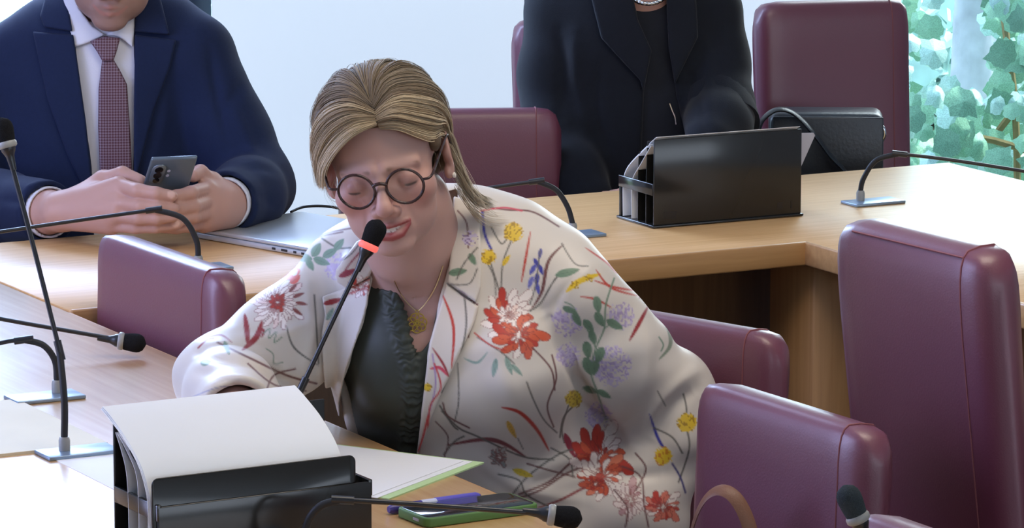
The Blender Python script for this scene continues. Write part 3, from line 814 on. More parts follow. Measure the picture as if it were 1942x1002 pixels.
def jacket_w(p):
    d = torso_w(p)
    a = near_only(lambda p: sleeve_w(p, ARM_R, ARM_R2, (.060, .062, .061), (.061, .056, .050), .040), p, W(1190, 680, 5.31), .27)
    d = smin(d, a, .006)
    b = near_only(lambda p: sleeve_w(p, ARM_L, ARM_L2, (.058, .060, .055), (.055, .051, .048), .038), p, W(520, 640, 5.26), .29)
    d = smin(d, b, .016)
    col = chain(p, [W(668, 506, 5.30), W(690, 470, 5.38), W(770, 446, 5.46), W(850, 422, 5.44), W(882, 424, 5.35), W(884, 475, 5.29)], [.016, .02, .022, .024, .024, .02], .01)
    d = smin(d, col, .02)
    d = smin(d, ell(p, W(1195, 965, 5.315), (.075, .075, .085)), .03)
    return d
def jk_carved(p):
    d = jacket_w(p)
    m = (p[:, 1] < 5.37) & (d > -.06) & (d < .06)
    if m.any():
        pm = p[m]; near_ = (poly2d(proj(pm), OPEN_W) * PXM).astype(f32)
        d[m] = smax(d[m], -np.maximum(near_, front_lim(pm, 5.36)), .004)
    return d
def body_w(p):
    d = wh.sdf(p)
    t = torso_w(p) + f32(.016)
    t = smax(t, (p[:, 2] - f32(W(800, 455, 5.3).z)), .03)
    d = smin(d, t, .03)
    d = smin(d, cone(p, wh.wld((0, 25, -70)), W(800, 540, 5.36), .050, .06), .03)
    d = smin(d, cone(p, wh.wld((30, 34, -80)), W(828, 530, 5.335), .032, .040), .02)
    d = smin(d, chain(p, ARM_R, (.045, .043, .038), .02), .02)
    d = smin(d, chain(p, ARM_R2 + [HAND_R], (.038, .034, .028, .024), .02), .02)
    d = smin(d, chain(p, ARM_L, (.045, .043, .038), .02), .02)
    d = smin(d, chain(p, ARM_L2 + [HAND_L], (.038, .034, .028, .024), .02), .02)
    dl = (W(440, 880, 4.93) - HAND_L).normalized()
    d = smin(d, simple_hand(p, HAND_L, (dl.x, dl.y, -.22), (1, .15, 0), (0.1, .1, -1)), .01)
    d = smin(d, simple_hand(p, HAND_R, (-.2, .1, -.95), (-.6, -.7, .1), (-.9, .3, -.1)), .01)
    # legs under the table
    for off in (-.07, .07):
        h = W(990, 1075, 5.42) + E2 * off; h.z = .53; k = h - E1 * .40 + UP * -.03; f_ = Vector((k.x - .03, k.y, .09))
        d = smin(d, chain(p, [h, k, f_], (.072, .052, .036), .03), .03)
        d = smin(d, cone(p, Vector((f_.x, f_.y, .05)), Vector((f_.x, f_.y, .04)) - E1 * .14, .038, .03), .02)
    return d
bx = axis(-.62, .36, .007, [(-.25, -.03, .0016)])
by = axis(4.80, 5.66, .007, [(5.06, 5.30, .0016)])
bz = axis(-.01, 1.24, .008, [(.96, 1.20, .0016), (.82, .96, .004), (.74, .82, .005)])
SKIN = (190, 150, 138)
def body_w_col(P):
    c = wh.colour(P, SKIN, lip=(166, 82, 82), brow=(120, 92, 74), blush=.45)
    q = wh.loc(P); sc = (-q[:, 1] * .62 - q[:, 2] * .78 - np.abs(q[:, 0] - 8) * .05 < 0) & (q[:, 2] > 10) & (np.abs(q[:, 0]) < 73); c[sc] = lin((110, 90, 70))
    low = P[:, 2] < .60; shoe = P[:, 2] < .10
    c[low] = lin((40, 42, 48)); c[shoe] = lin((24, 22, 24))
    return c
M['skin'] = vcol_mat('skin', 0.48, 0.4, sss=.12, bump=.06, bscale=900)
spk = net('person', body_w, [bx, by, bz], M['skin'], None, body_w_col, lambda V, Fc: relax(V, Fc, 1), loc=Vector((0.04, 5.42, 0)))
tag(spk, 'woman with blonde hair and round glasses in a floral blazer, speaking into a microphone', 'person')

# ---- blouse
def blouse_f(p):
    uv = proj(p)
    d = torso_w(p) + f32(.007)
    d = np.maximum(d, (poly2d(uv, OPEN_W) - 26).astype(f32) * f32(PXM))
    d = smax(d, (-poly2d(uv, SKIN_V) * PXM).astype(f32), .003)
    return np.maximum(np.maximum(d, front_lim(p, 5.35)), -(torso_w(p) + f32(.024)))
def blouse_post(V, Fc):
    V = relax(V, Fc, 2); N = vnormals(V, Fc); uv = proj(V)
    line = cat_rom([(722, 470), (742, 560), (768, 640), (783, 720), (780, 800), (776, 860), (776, 930)], 8)
    best = np.full(len(V), 1e9); along_ = np.zeros(len(V)); acc = 0
    for i in range(len(line) - 1):
        a, b = line[i], line[i + 1]; e = b - a; L = np.hypot(*e); w = uv - a; t = np.clip(w @ e / (L * L), 0, 1)
        d = np.sqrt(((w - t[:, None] * e) ** 2).sum(1)); m = d < best
        best[m] = d[m]; along_[m] = (acc + t * L)[m]; acc += L
    wv = np.exp(-(best / 22) ** 4)
    g = np.sin(along_ * .50 + 2.6 * np.sin(along_ * .09) + best * .12 + 1.5 * np.sin(best * .3 + along_ * .05)) * .0012 + np.sin(along_ * .27 + 2 + best * .08) * .0009
    fold = np.sin((uv[:, 0] * .5 + uv[:, 1] * .8) * .045 + np.sin(uv[:, 0] * .03) * 1.5) * .0016 * (1 - wv)
    return V + N * ((g + .0035) * wv + fold)[:, None]
M['blouse'] = mat('dark_green_satin', (62, 66, 58), 0.55, 0.3, var=.12, vscale=30)
net('blouse', blouse_f, [axis(-.24, -.06, .0016), axis(5.10, 5.38, .003, [(5.1, 5.3, .0018)]), axis(.62, 1.02, .0018)], M['blouse'], spk, None, blouse_post)

# ---- blazer print, drawn as vector strokes in the cloth's own front view
RED, DRED, BRN, GRY, GRN, TEAL, YEL, BLU, LIL, PNK = (186, 62, 48), (150, 48, 52), (112, 70, 68), (104, 100, 92), (112, 138, 114), (140, 164, 152), (222, 186, 48), (62, 62, 156), (196, 182, 206), (204, 72, 92)
WHT, ORG = (238, 226, 216), (206, 92, 62)
def leaves(col, lst): return [('l', col, (a, b), g, l, w) for a, b, g, l, w in lst]
PRINT = [
 ('b', LIL, (1075, 610), 30, 1, (170, 150, 190)), ('b', LIL, (1178, 600), 26, 1, (170, 150, 190)), ('b', LIL, (1076, 674), 24, 1, (170, 150, 190)), ('b', LIL, (1160, 694), 38, 1, (165, 145, 190)), ('b', LIL, (1135, 790), 26, 1, (170, 150, 190)), ('b', LIL, (890, 447), 18, 1, (140, 110, 160)), ('b', LIL, (640, 505), 26, 1, (190, 170, 200)),
 ('s', BLU, 6, [(915, 402), (919, 443), (932, 474)]), ('s', GRY, 3.5, [(931, 430), (950, 462), (962, 452)]), ('s', GRY, 3.5, [(970, 456), (954, 498), (950, 552)]), ('s', GRY, 3.5, [(931, 501), (947, 552)]), ('s', GRY, 3, [(905, 470), (935, 520), (940, 560)]),
 ('l', YEL, (960, 494), -55, 26, 9), ('b', YEL, (973, 441), 19, 0), ('b', YEL, (926, 487), 15, 0),
 ('s', RED, 5, [(1006, 440), (997, 490), (989, 535)], 1), ('s', BRN, 7, [(1068, 464), (1040, 496), (1028, 552), (1010, 584)], 1), ('s', GRY, 4, [(1096, 512), (1058, 524), (1026, 574), (1005, 590)]),
 ('l', GRN, (1076, 517), -14, 48, 15), ('s', GRY, 3, [(1065, 462), (1090, 500), (1115, 505)]),
 ('s', BRN, 4, [(905, 390), (960, 398), (1010, 402), (1060, 430)]), ('s', PNK, 4, [(912, 400), (955, 394), (990, 400)]), ('s', RED, 4, [(1110, 470), (1150, 498), (1170, 520)], 1),
 ('l', BLU, (1024, 482), 100, 22, 7), ('l', BLU, (1018, 500), 60, 24, 8), ('l', (92, 92, 176), (1010, 512), 120, 24, 9), ('l', BLU, (1026, 512), 70, 22, 8), ('l', BLU, (1018, 530), 95, 26, 9), ('l', (120, 120, 190), (1006, 536), 110, 26, 9), ('l', (92, 92, 176), (1020, 548), 80, 22, 8), ('s', GRY, 3, [(1024, 476), (1016, 540), (1004, 580)]),
 ('f', (968, 604), 62, 13, [ORG, RED, WHT, WHT, ORG], .3, 1.05), ('f', (985, 636), 58, 11, [RED, ORG, ORG, WHT], .9, .95), ('f', (966, 598), 26, 9, [WHT, (240, 214, 200)], .0, .9),
 ('b', (150, 70, 70), (893, 580), 14, 1, (120, 50, 60)), ('s', BRN, 4, [(902, 552), (896, 590), (888, 640)]),
 ('s', TEAL, 5, [(880, 680), (905, 688), (925, 668)], 1), ('l', TEAL, (938, 698), 100, 36, 11), ('l', TEAL, (965, 694), 70, 36, 11), ('l', TEAL, (980, 702), 45, 30, 9), ('s', GRY, 3, [(905, 640), (950, 668), (975, 690)]),
 ('s', RED, 3.5, [(900, 632), (930, 655), (958, 665)]),
 ('s', GRY, 3.5, [(999, 725), (1011, 757), (1031, 796), (1056, 821)]), ('s', BRN, 4, [(1047, 674), (1055, 719), (1038, 770), (1050, 810)]), ('s', BRN, 4, [(1010, 660), (1045, 700), (1052, 740)]), ('s', GRY, 4, [(1100, 760), (1070, 790), (1062, 830)]),
 ('s', RED, 8, [(951, 773), (986, 783), (1018, 815), (1041, 855)], 1), ('s', (132, 72, 72), 9, [(848, 845), (915, 834), (954, 841), (998, 868)], 1),
 ('s', GRY, 4, [(838, 780), (870, 812), (905, 828), (990, 866), (1050, 872)]), ('s', GRY, 4, [(834, 770), (858, 806), (868, 815)]), ('s', GRY, 4, [(842, 862), (862, 838), (880, 828)]), ('s', GRY, 3, [(868, 690), (870, 760), (862, 800)]), ('s', BRN, 4, [(840, 765), (850, 790), (890, 812)]), ('s', BRN, 3, [(826, 800), (850, 830), (842, 870)]),
 ('l', (205, 162, 66), (970, 815), 62, 38, 11), ('s', GRY, 2.5, [(982, 832), (992, 852)]), ('f', (947, 868), 22, 9, [(150, 156, 150), (176, 178, 170)], .1, 1), ('b', (206, 178, 44), (1088, 757), 17, 0), ('s', GRY, 3.5, [(1078, 770), (1066, 812), (1070, 840)]),
 ('l', (150, 52, 70), (1080, 845), 68, 50, 13), ('l', (150, 52, 70), (1096, 860), 110, 40, 11),
 ('s', BRN, 5, [(985, 938), (1040, 915), (1080, 880), (1118, 850)]), ('s', BRN, 5, [(975, 948), (1025, 930), (1075, 898), (1125, 880)]), ('s', GRY, 4, [(960, 955), (1000, 905), (1060, 862), (1100, 850)]), ('s', BRN, 4, [(1000, 880), (1040, 892), (1090, 905)]), ('s', (150, 70, 70), 5, [(1000, 970), (1060, 950), (1110, 925), (1140, 920)], 1), ('s', GRY, 4, [(945, 900), (985, 912), (1000, 940), (1060, 970)]), ('s', GRY, 3.5, [(1045, 850), (1080, 872), (1086, 905)]),
 ('l', (206, 178, 44), (992, 898), 20, 42, 13),
 ('f', (1140, 868), 66, 12, [ORG, RED, RED, WHT, BRN], .5, 1.1), ('f', (1142, 905), 56, 12, [WHT, WHT, ORG, (226, 130, 100)], .2, .95), ('f', (1130, 918), 26, 8, [ORG, RED], .2, .8),
 ('f', (1196, 950), 40, 10, [WHT, (230, 214, 206), (190, 150, 150)], .6, 1.1), ('f', (1258, 962), 44, 11, [RED, (214, 120, 100), WHT], .1, .8), ('s', BRN, 4, [(1180, 885), (1215, 905), (1222, 960), (1230, 1000)]), ('s', BRN, 4, [(1165, 930), (1190, 965), (1186, 1000)]), ('s', BRN, 4, [(1205, 860), (1225, 890), (1206, 930)]),
 # sleeve on the right of the picture
 ('s', YEL, 12, [(1074, 554), (1098, 534), (1138, 520)], 1), ('b', YEL, (1090, 540), 9, 1), ('b', YEL, (1118, 527), 9, 1),
 ('s', RED, 4.5, [(1130, 512), (1159, 546), (1212, 562)], 1), ('s', RED, 4.5, [(1101, 563), (1130, 568), (1160, 584)], 1), ('s', RED, 4.5, [(1126, 532), (1170, 546), (1214, 552)], 1), ('s', DRED, 8, [(1230, 580), (1212, 614), (1194, 646)], 1), ('s', DRED, 8, [(1212, 566), (1222, 560), (1230, 572)], 1),
 ('s', GRN, 4, [(1165, 528), (1149, 578), (1146, 623), (1130, 661), (1121, 706), (1133, 745), (1149, 796)]), ('s', GRN, 3, [(1146, 623), (1165, 612), (1178, 618)]), ('s', GRN, 3, [(1130, 661), (1116, 630), (1108, 612)]), ('s', GRN, 3, [(1095, 596), (1085, 580), (1072, 574)]),
] + leaves(GRN, [(1133, 578, 80, 34, 16), (1137, 606, 60, 32, 16), (1166, 616, 30, 36, 16), (1116, 618, 50, 30, 15), (1124, 640, 70, 30, 14), (1114, 664, 80, 34, 18), (1137, 674, 110, 34, 18), (1114, 694, 75, 34, 18), (1128, 698, 100, 30, 16), (1120, 740, 20, 30, 13), (1146, 748, 30, 30, 12), (1094, 606, 60, 30, 14), (1080, 588, 20, 28, 12)]) + [
 ('s', (126, 138, 116), 8, [(1256, 606), (1270, 632), (1270, 658), (1250, 682)], 1), ('s', GRN, 3.5, [(1250, 640), (1258, 654), (1254, 666)]),
 ('s', BLU, 6, [(1232, 786), (1249, 834), (1272, 868)], 1), ('s', GRY, 4, [(1240, 812), (1275, 830), (1294, 860)]), ('s', GRY, 4, [(1303, 816), (1307, 853), (1287, 915)]), ('s', GRY, 4, [(1296, 748), (1302, 775), (1300, 800)]), ('s', GRY, 3, [(1247, 742), (1262, 770)]), ('s', (70, 66, 120), 4.5, [(1275, 880), (1290, 905), (1300, 935)]), ('b', YEL, (1303, 802), 19, 0), ('b', YEL, (1258, 866), 18, 0, (190, 110, 40)),
 # sleeve on the left of the picture
 ('s', BRN, 4, [(585, 458), (621, 442), (672, 432)]), ('s', BRN, 4, [(570, 480), (600, 452), (650, 440)]), ('s', GRY, 4, [(610, 452), (640, 470), (665, 470)]),
] + leaves((122, 150, 126), [(578, 489, 10, 30, 16), (600, 474, -60, 30, 17), (626, 480, -30, 32, 15), (643, 464, -50, 28, 14), (610, 496, 20, 34, 15), (588, 502, 60, 26, 13)]) + [
 ('l', (216, 92, 74), (546, 524), 20, 26, 15), ('l', (216, 92, 74), (560, 530), -40, 24, 14), ('l', (216, 92, 74), (520, 544), 40, 22, 12), ('s', (216, 92, 74), 5, [(548, 505), (566, 512), (562, 528)], 1),
 ('f', (524, 576), 58, 16, [WHT, (246, 236, 228), WHT, (236, 214, 206)], .2, 1.0), ('f', (527, 574), 20, 9, [RED, (170, 60, 44)], 0, 1),
 ('l', (140, 70, 66), (566, 560), -20, 24, 7), ('l', (140, 70, 66), (572, 576), 10, 24, 7), ('l', (140, 70, 66), (564, 592), 35, 24, 7), ('l', (140, 70, 66), (556, 546), -45, 24, 7),
 ('s', DRED, 11, [(464, 596), (468, 625), (470, 655)], 1), ('s', DRED, 12, [(497, 610), (486, 640), (460, 664)], 1), ('s', DRED, 6, [(490, 622), (500, 628), (496, 640)], 1),
 ('s', GRN, 2.5, [(500, 632), (512, 624), (510, 642), (524, 630), (520, 650), (534, 640)]), ('s', GRN, 2.5, [(505, 662), (518, 672), (520, 690), (536, 688)]),
 ('s', GRY, 4, [(543, 618), (558, 660), (604, 694)], 1), ('s', GRY, 4, [(596, 560), (600, 620), (604, 690)]), ('s', BRN, 5, [(413, 650), (475, 680), (543, 712), (600, 728)]), ('s', BRN, 4, [(470, 690), (520, 730), (580, 742)]), ('s', BRN, 4, [(505, 742), (520, 712), (560, 700)]), ('s', (150, 60, 60), 4, [(395, 640), (420, 636), (440, 650)], 1),
 ('l', GRN, (430, 660), 70, 28, 9), ('l', GRN, (390, 688), -10, 20, 12), ('s', (150, 150, 176), 2.5, [(355, 758), (420, 734), (482, 742)]), ('s', DRED, 4, [(376, 660), (392, 645), (405, 642)]),
]
LAPEL_PRINT = [
 ('s', RED, 6, [(838, 556), (860, 620), (856, 700)], 1), ('s', PNK, 7, [(816, 700), (834, 698), (850, 714)], 1), ('s', (160, 130, 176), 3.5, [(820, 672), (826, 730), (812, 790)]), ('s', (190, 60, 60), 4, [(824, 690), (836, 735), (816, 770), (812, 815)]), ('b', YEL, (811, 736), 9, 0), ('s', GRY, 4, [(880, 556), (884, 620), (868, 690), (838, 745)]), ('s', DRED, 5, [(820, 660), (840, 690), (852, 716)], 1), ('s', (200, 60, 60), 5, [(812, 790), (802, 830), (794, 856)]),
 ('s', BRN, 3.5, [(868, 400), (885, 424), (888, 470)]), ('b', LIL, (892, 452), 16, 1, (120, 90, 140)), ('l', GRN, (868, 516), -10, 36, 14), ('l', GRN, (896, 492), 60, 26, 12), ('s', GRY, 3.5, [(905, 470), (880, 500), (866, 530)]), ('s', GRY, 3, [(855, 540), (890, 538), (905, 510)]), ('l', (160, 140, 140), (880, 560), 40, 30, 8),
 ('l', DRED, (632, 572), -14, 40, 11), ('f', (684, 545), 30, 11, [RED, WHT, WHT, (230, 170, 160)], .2, .8), ('l', TEAL, (626, 596), -60, 28, 10), ('l', (150, 60, 76), (660, 518), -22, 38, 12), ('s', (150, 70, 80), 4, [(690, 470), (664, 500), (650, 520)]), ('s', GRY, 3, [(640, 500), (668, 480), (690, 450)]), ('s', (170, 70, 70), 3, [(655, 560), (690, 548), (704, 556)]),
]
FABRIC = (212, 203, 192)
def cloth(P, items, base=FABRIC):
    uv = proj(P); c = np.tile(np.array(lin(base)), (len(P), 1))
    return paint(uv, c, items)
FOLDS = [  # ridges (+) and valleys (-): amplitude m, width px, path
 (.006, 16, [(1040, 600), (1100, 700), (1190, 830)]), (-.010, 12, [(1030, 590), (1085, 700), (1180, 838)]), (.005, 14, [(1330, 700), (1280, 730), (1230, 790), (1206, 850)]), (-.006, 14, [(1320, 740), (1275, 775), (1235, 840)]), (.004, 16, [(1215, 600), (1230, 680), (1210, 760)]), (-.003, 16, [(1185, 610), (1190, 690), (1180, 760)]),
 (-.005, 10, [(600, 560), (606, 640), (602, 720)]), (.004, 12, [(585, 540), (588, 640), (575, 710)]), (.008, 12, [(380, 652), (450, 662), (540, 700)]), (-.010, 11, [(380, 672), (460, 690), (560, 732)]), (.006, 12, [(372, 690), (450, 712), (530, 742)]), (-.006, 9, [(470, 690), (520, 720), (540, 742)]), (.004, 12, [(420, 640), (520, 640), (590, 610)]), (-.004, 14, [(360, 700), (420, 715), (500, 740)]),
 (.003, 22, [(930, 620), (960, 720), (1020, 830)]), (-.003, 22, [(890, 700), (960, 800), (1040, 860)]), (.004, 14, [(1000, 900), (1080, 870), (1180, 840)]), (-.004, 12, [(1000, 925), (1090, 895), (1180, 865)]), (.004, 14, [(900, 870), (1000, 930), (1120, 950)]), (-.004, 12, [(1100, 880), (1180, 900), (1260, 900)]), (.003, 16, [(1060, 560), (1100, 520), (1130, 505)]), (-.004, 9, [(1046, 600), (1062, 560), (1100, 510)]),
]
def fold_disp(uv, folds):
    o = np.zeros(len(uv))
    for amp, wd, pts in folds:
        q = cat_rom(pts, 5); pad = wd * 3
        idx = np.where((uv[:, 0] > q[:, 0].min() - pad) & (uv[:, 0] < q[:, 0].max() + pad) & (uv[:, 1] > q[:, 1].min() - pad) & (uv[:, 1] < q[:, 1].max() + pad))[0]
        if not len(idx): continue
        X = uv[idx]; best = np.full(len(idx), 1e9); fade = np.ones(len(idx)); n = len(q) - 1
        for i in range(n):
            a, b = q[i], q[i + 1]; e = b - a; w = X - a; t = np.clip(w @ e / max(e @ e, 1e-9), 0, 1)
            d = np.sqrt(((w - t[:, None] * e) ** 2).sum(1)); m = d < best
            best[m] = d[m]; fade[m] = np.sin(np.pi * np.clip((i + t) / n, .06, .94))[m] ** .6
        o[idx] += amp * fade * np.exp(-(best / wd) ** 2)
    return o
def jk_post(V, Fc):
    V = relax(V, Fc, 2); N = vnormals(V, Fc); uv = proj(V)
    f = fold_disp(uv, FOLDS) * np.clip(-N[:, 1] * 2, 0, 1)
    g = .0010 * np.sin(V[:, 0] * 60 + V[:, 2] * 40) * np.sin(V[:, 2] * 55 - V[:, 0] * 30) + .0012 * np.sin(V[:, 0] * 28 - V[:, 2] * 90 + np.sin(V[:, 2] * 40))
    return V + N * (f + g)[:, None]
M['blazer'] = vcol_mat('floral_satin', 0.42, 0.35, sheen=.15, bump=.03)
jx = axis(-.45, .32, .0017); jy = axis(4.98, 5.62, .006, [(5.0, 5.36, .0019)]); jz = axis(.46, 1.10, .006, [(.60, 1.09, .0017)])
jk = net('blazer', jk_carved, [jx, jy, jz], M['blazer'], spk, lambda P: cloth(P, PRINT), jk_post, single=True)
def slab(polys, out, inn, fn, y1, k=.003, pxm=PXM):
    def f(p):
        uv = proj(p); d = np.full(len(p), 1e3, dtype=f32)
        for q in polys: d = np.minimum(d, (poly2d(uv, q) * pxm).astype(f32))
        j = fn(p)
        d = smax(d, j - f32(out), k); d = smax(d, -(j + f32(inn)), k)
        return np.maximum(d, front_lim(p, y1))
    return f
LAP_R = [[(846, 538), (872, 556), (908, 582), (898, 616), (862, 693), (828, 770), (795, 856), (788, 880), (793, 840), (806, 722), (814, 652)]]
COL_R = [[(860, 372), (884, 380), (908, 398), (913, 470), (912, 545), (903, 574), (876, 556), (848, 536), (858, 450)]]
LAP_L = [[(611, 563), (645, 550), (683, 536), (703, 528), (697, 580), (682, 630), (656, 702), (644, 764), (645, 826), (622, 780), (612, 700), (610, 630), (616, 598)]]
COL_L = [[(728, 462), (690, 452), (676, 458), (655, 488), (637, 512), (639, 535), (660, 549), (700, 526), (716, 496)]]
lx = axis(-.24, .0, .0016); ly = axis(5.05, 5.42, .002); lz = axis(.66, 1.10, .0016)
lp = lambda V, Fc: relax(V, Fc, 1)
for nm, pl, t in (('lapel', LAP_R, .007), ('lapel', LAP_L, .007), ('collar', COL_R, .010), ('collar', COL_L, .010)):
    net(nm, slab(pl, t, .003, jacket_w, 5.42), [lx, ly, lz], M['blazer'], jk, lambda P: cloth(P, LAPEL_PRINT, (210, 200, 188)), lp)

# ---- hair
def L_(*a): return [np.array(x, float) for x in a]
HG_L = [L_((10, -88, 66), (-18, -101, 62), (-48, -96, 44), (-74, -76, 18), (-86, -56, -10)), L_((10, -86, 76), (-22, -97, 86), (-58, -86, 66), (-86, -56, 28), (-94, -34, -12)),
        L_((10, -82, 84), (-26, -78, 106), (-66, -54, 88), (-93, -14, 42), (-92, 16, -14)), L_((9, -78, 92), (-20, -58, 121), (-62, -14, 106), (-92, 30, 50), (-80, 62, -24)),
        L_((8, -75, 96), (-10, -48, 125), (-38, 10, 127), (-72, 66, 70), (-46, 95, -25)), L_((7, -73, 98), (5, -44, 128), (2, 22, 133), (-6, 86, 96), (-18, 108, -20))]
HG_R = [L_((14, -86, 58), (36, -89, 54), (56, -75, 38), (71, -48, 22), (79, -12, 18), (82, 22, 4)), L_((12, -87, 72), (36, -89, 76), (60, -70, 58), (78, -32, 40), (85, 10, 26), (80, 40, -16)),
        L_((11, -82, 84), (42, -72, 101), (74, -40, 80), (88, -2, 54), (88, 34, 17), (72, 62, -36)), L_((10, -78, 92), (32, -54, 119), (68, -6, 102), (87, 34, 58), (82, 58, 2), (60, 74, -50)),
        L_((9, -75, 96), (20, -46, 126), (44, 14, 125), (68, 66, 74), (62, 88, -8), (44, 86, -56)), L_((8, -73, 98), (6, -42, 129), (4, 26, 133), (8, 84, 96), (34, 106, -20), (25, 92, -60))]
HG_K = [L_((80, 6, 32), (87, 26, 6), (89, 38, -22), (90, 44, -52), (94, 50, -78), (104, 56, -96)), L_((78, 26, 36), (87, 42, 0), (89, 50, -34), (92, 54, -64), (102, 60, -88), (122, 68, -104))]
def hair_mesh(name, H, groups, rad, parent, m, pal, npts=18):
    Vs = []; Fs = []; Cs = []; base = 0
    for guides, cnt, lo, hi, jit in groups:
        if not cnt: continue
        G = [np.where(np.array(g)[:, :1] < 0, np.array(g) * (.89, 1, 1), np.array(g) * (.94, 1, 1)) for g in guides]
        for g in G: g[:, 2] = np.where(g[:, 2] > 60, 60 + (g[:, 2] - 60) * .78, g[:, 2])
        clump = rng.normal(0, 1, (40, 4)); cen = np.array((0, 5, 20.0))
        for s in range(cnt):
            t = rng.random() ** .9 * (len(G) - 1); i = min(int(t), len(G) - 2); f = t - i
            cp = G[i] * (1 - f) + G[i + 1] * f
            ci = int(t / (len(G) - 1) * 27 + rng.uniform(-.25, .25)) % 40; rs = rng.uniform(lo, hi) + clump[ci, 0] * .008
            cp = cen + (cp - cen) * rs
            cp = cp + clump[ci, 1:] * np.linspace(.2, 1.8, len(cp))[:, None] + rng.normal(0, jit, 3) * np.linspace(.3, 1.2, len(cp))[:, None]
            q = cat_rom(cp, 4)
            ix = np.linspace(0, len(q) - 1, npts); q = np.stack([np.interp(ix, np.arange(len(q)), q[:, k]) for k in range(3)], 1)
            q += (np.sin(np.linspace(0, rng.uniform(3, 7), npts) + rng.uniform(0, 6)) * rng.uniform(.2, 1.0))[:, None] * rng.normal(0, .6, 3)
            T = np.gradient(q, axis=0); T /= np.linalg.norm(T, axis=1, keepdims=True)
            o = q - cen; o /= np.linalg.norm(o, axis=1, keepdims=True)
            sd = np.cross(T, o); sd /= np.maximum(np.linalg.norm(sd, axis=1, keepdims=True), 1e-6); o = np.cross(sd, T)
            r = rad * rng.uniform(.6, 1.3) * np.interp(np.linspace(0, 1, npts), [0, .15, .75, 1], [.7, 1, .9, .25])[:, None]
            ring = np.stack([q + sd * r * 1.5, q + o * r * .8, q - sd * r * 1.5], 1)
            Vs.append(ring.reshape(-1, 3))
            a = np.arange(npts - 1)[:, None] * 3; k = np.arange(3)
            Fs.append(np.stack([a + k, a + (k + 1) % 3, a + 3 + (k + 1) % 3, a + 3 + k], -1).reshape(-1, 4) + base)
            base += npts * 3
            c = pal(t / (len(G) - 1), .5 * rng.random() + .5 * (.5 + .5 * math.tanh(clump[ci, 0])), rs)
            Cs.append(np.repeat(np.array([np.array(lin(c[0])) * (1 - x) + np.array(lin(c[1])) * x for x in np.linspace(0, 1, npts)]), 3, axis=0))
    V = np.concatenate(Vs); V = (H.o + (V * H.k / 1000) @ H.R.T)
    return mesh_np(name, V, np.concatenate(Fs), m, parent, np.concatenate(Cs))
def pal_w(t, x, rs):
    n = .5 + .5 * math.sin(t * 23 + 1.3 * math.sin(t * 61)) ; n = .65 * n + .35 * x
    def mx(a, b, w): return tuple(a[k] * (1 - w) + b[k] * w for k in range(3))
    root = mx((104, 88, 70), (140, 120, 96), n); tip = mx((166, 142, 110), (236, 218, 184), n)
    if t > .45: root = mx(root, (96, 84, 70), .6)
    if t < .42: root = mx(root, (214, 192, 156), .6 * n)
    else: tip = mx(tip, (132, 112, 90), .4)
    return root, tip
M['hair'] = vcol_mat('blonde_hair', 0.58, 0.25)
def cap_w(p):
    q = wh.loc(p.astype(f32))
    d = ell(q, (0, 16, 42), (82, 92, 66)); d = smin(d, ell(q, (-4, -20, 62), (70, 66, 42)), 15)
    d = smin(d, ell(q, (0, 70, -10), (56, 38, 56)), 20)
    # cut out the face: plane through the hairline
    face = (-q[:, 1] * .62 - q[:, 2] * .78 - np.abs(q[:, 0] - 8) * .05) - f32(3)
    d = smax(d, face, 6)
    d = smin(d, ell(q, (68, -16, 18), (9, 28, 18)), 4)
    ear = ell(q, (86, 6, -18), (22, 24, 28)); d = smax(d, -ear, 6); d = smax(d, -ell(q, (-86, -10, -40), (30, 40, 34)), 6)
    return d * f32(.001)
hx = axis(-.30, .02, .003); hy = axis(5.02, 5.42, .003); hz = axis(.92, 1.24, .003)
hair = net('hair', cap_w, [hx, hy, hz], M['hair'], spk, lambda P: np.tile(np.array(lin((96, 78, 60))), (len(P), 1)), lambda V, Fc: relax(V, Fc, 2))
st = hair_mesh('hair_strands', wh, [(HG_L, 2500, .982, 1.03, 1.8), (HG_R, 2200, .982, 1.03, 1.8), (HG_K, 0, .97, 1.03, 2.4)], .43, hair, M['hair'], pal_w); st['kind'] = 'stuff'
st = hair_mesh('tied_back_hair', wh, [(HG_K, 460, .97, 1.03, 2.4)], .43, hair, M['hair'], lambda t, x, r: ((150 + 40 * x, 130 + 38 * x, 104 + 34 * x), (206 + 30 * x, 192 + 30 * x, 168 + 30 * x))); st['kind'] = 'stuff'  # paler strand colours stand in for rim light on this lock
HG_F = [L_((84, 30, -60), (92, 40, -96), (104, 52, -118), (124, 60, -132)), L_((80, 40, -70), (96, 54, -104), (112, 62, -120), (138, 70, -126)), L_((88, 14, 10), (100, 24, -30), (106, 30, -64), (104, 36, -96)), L_((-86, -50, -8), (-94, -52, -20), (-88, -56, -34), (-72, -58, -44))]
st = hair_mesh('stray_hairs', wh, [(HG_F, 90, .96, 1.04, 4.0)], .35, hair, M['hair'], lambda t, x, r: ((190, 170, 140), (226, 212, 190))); st['kind'] = 'stuff'

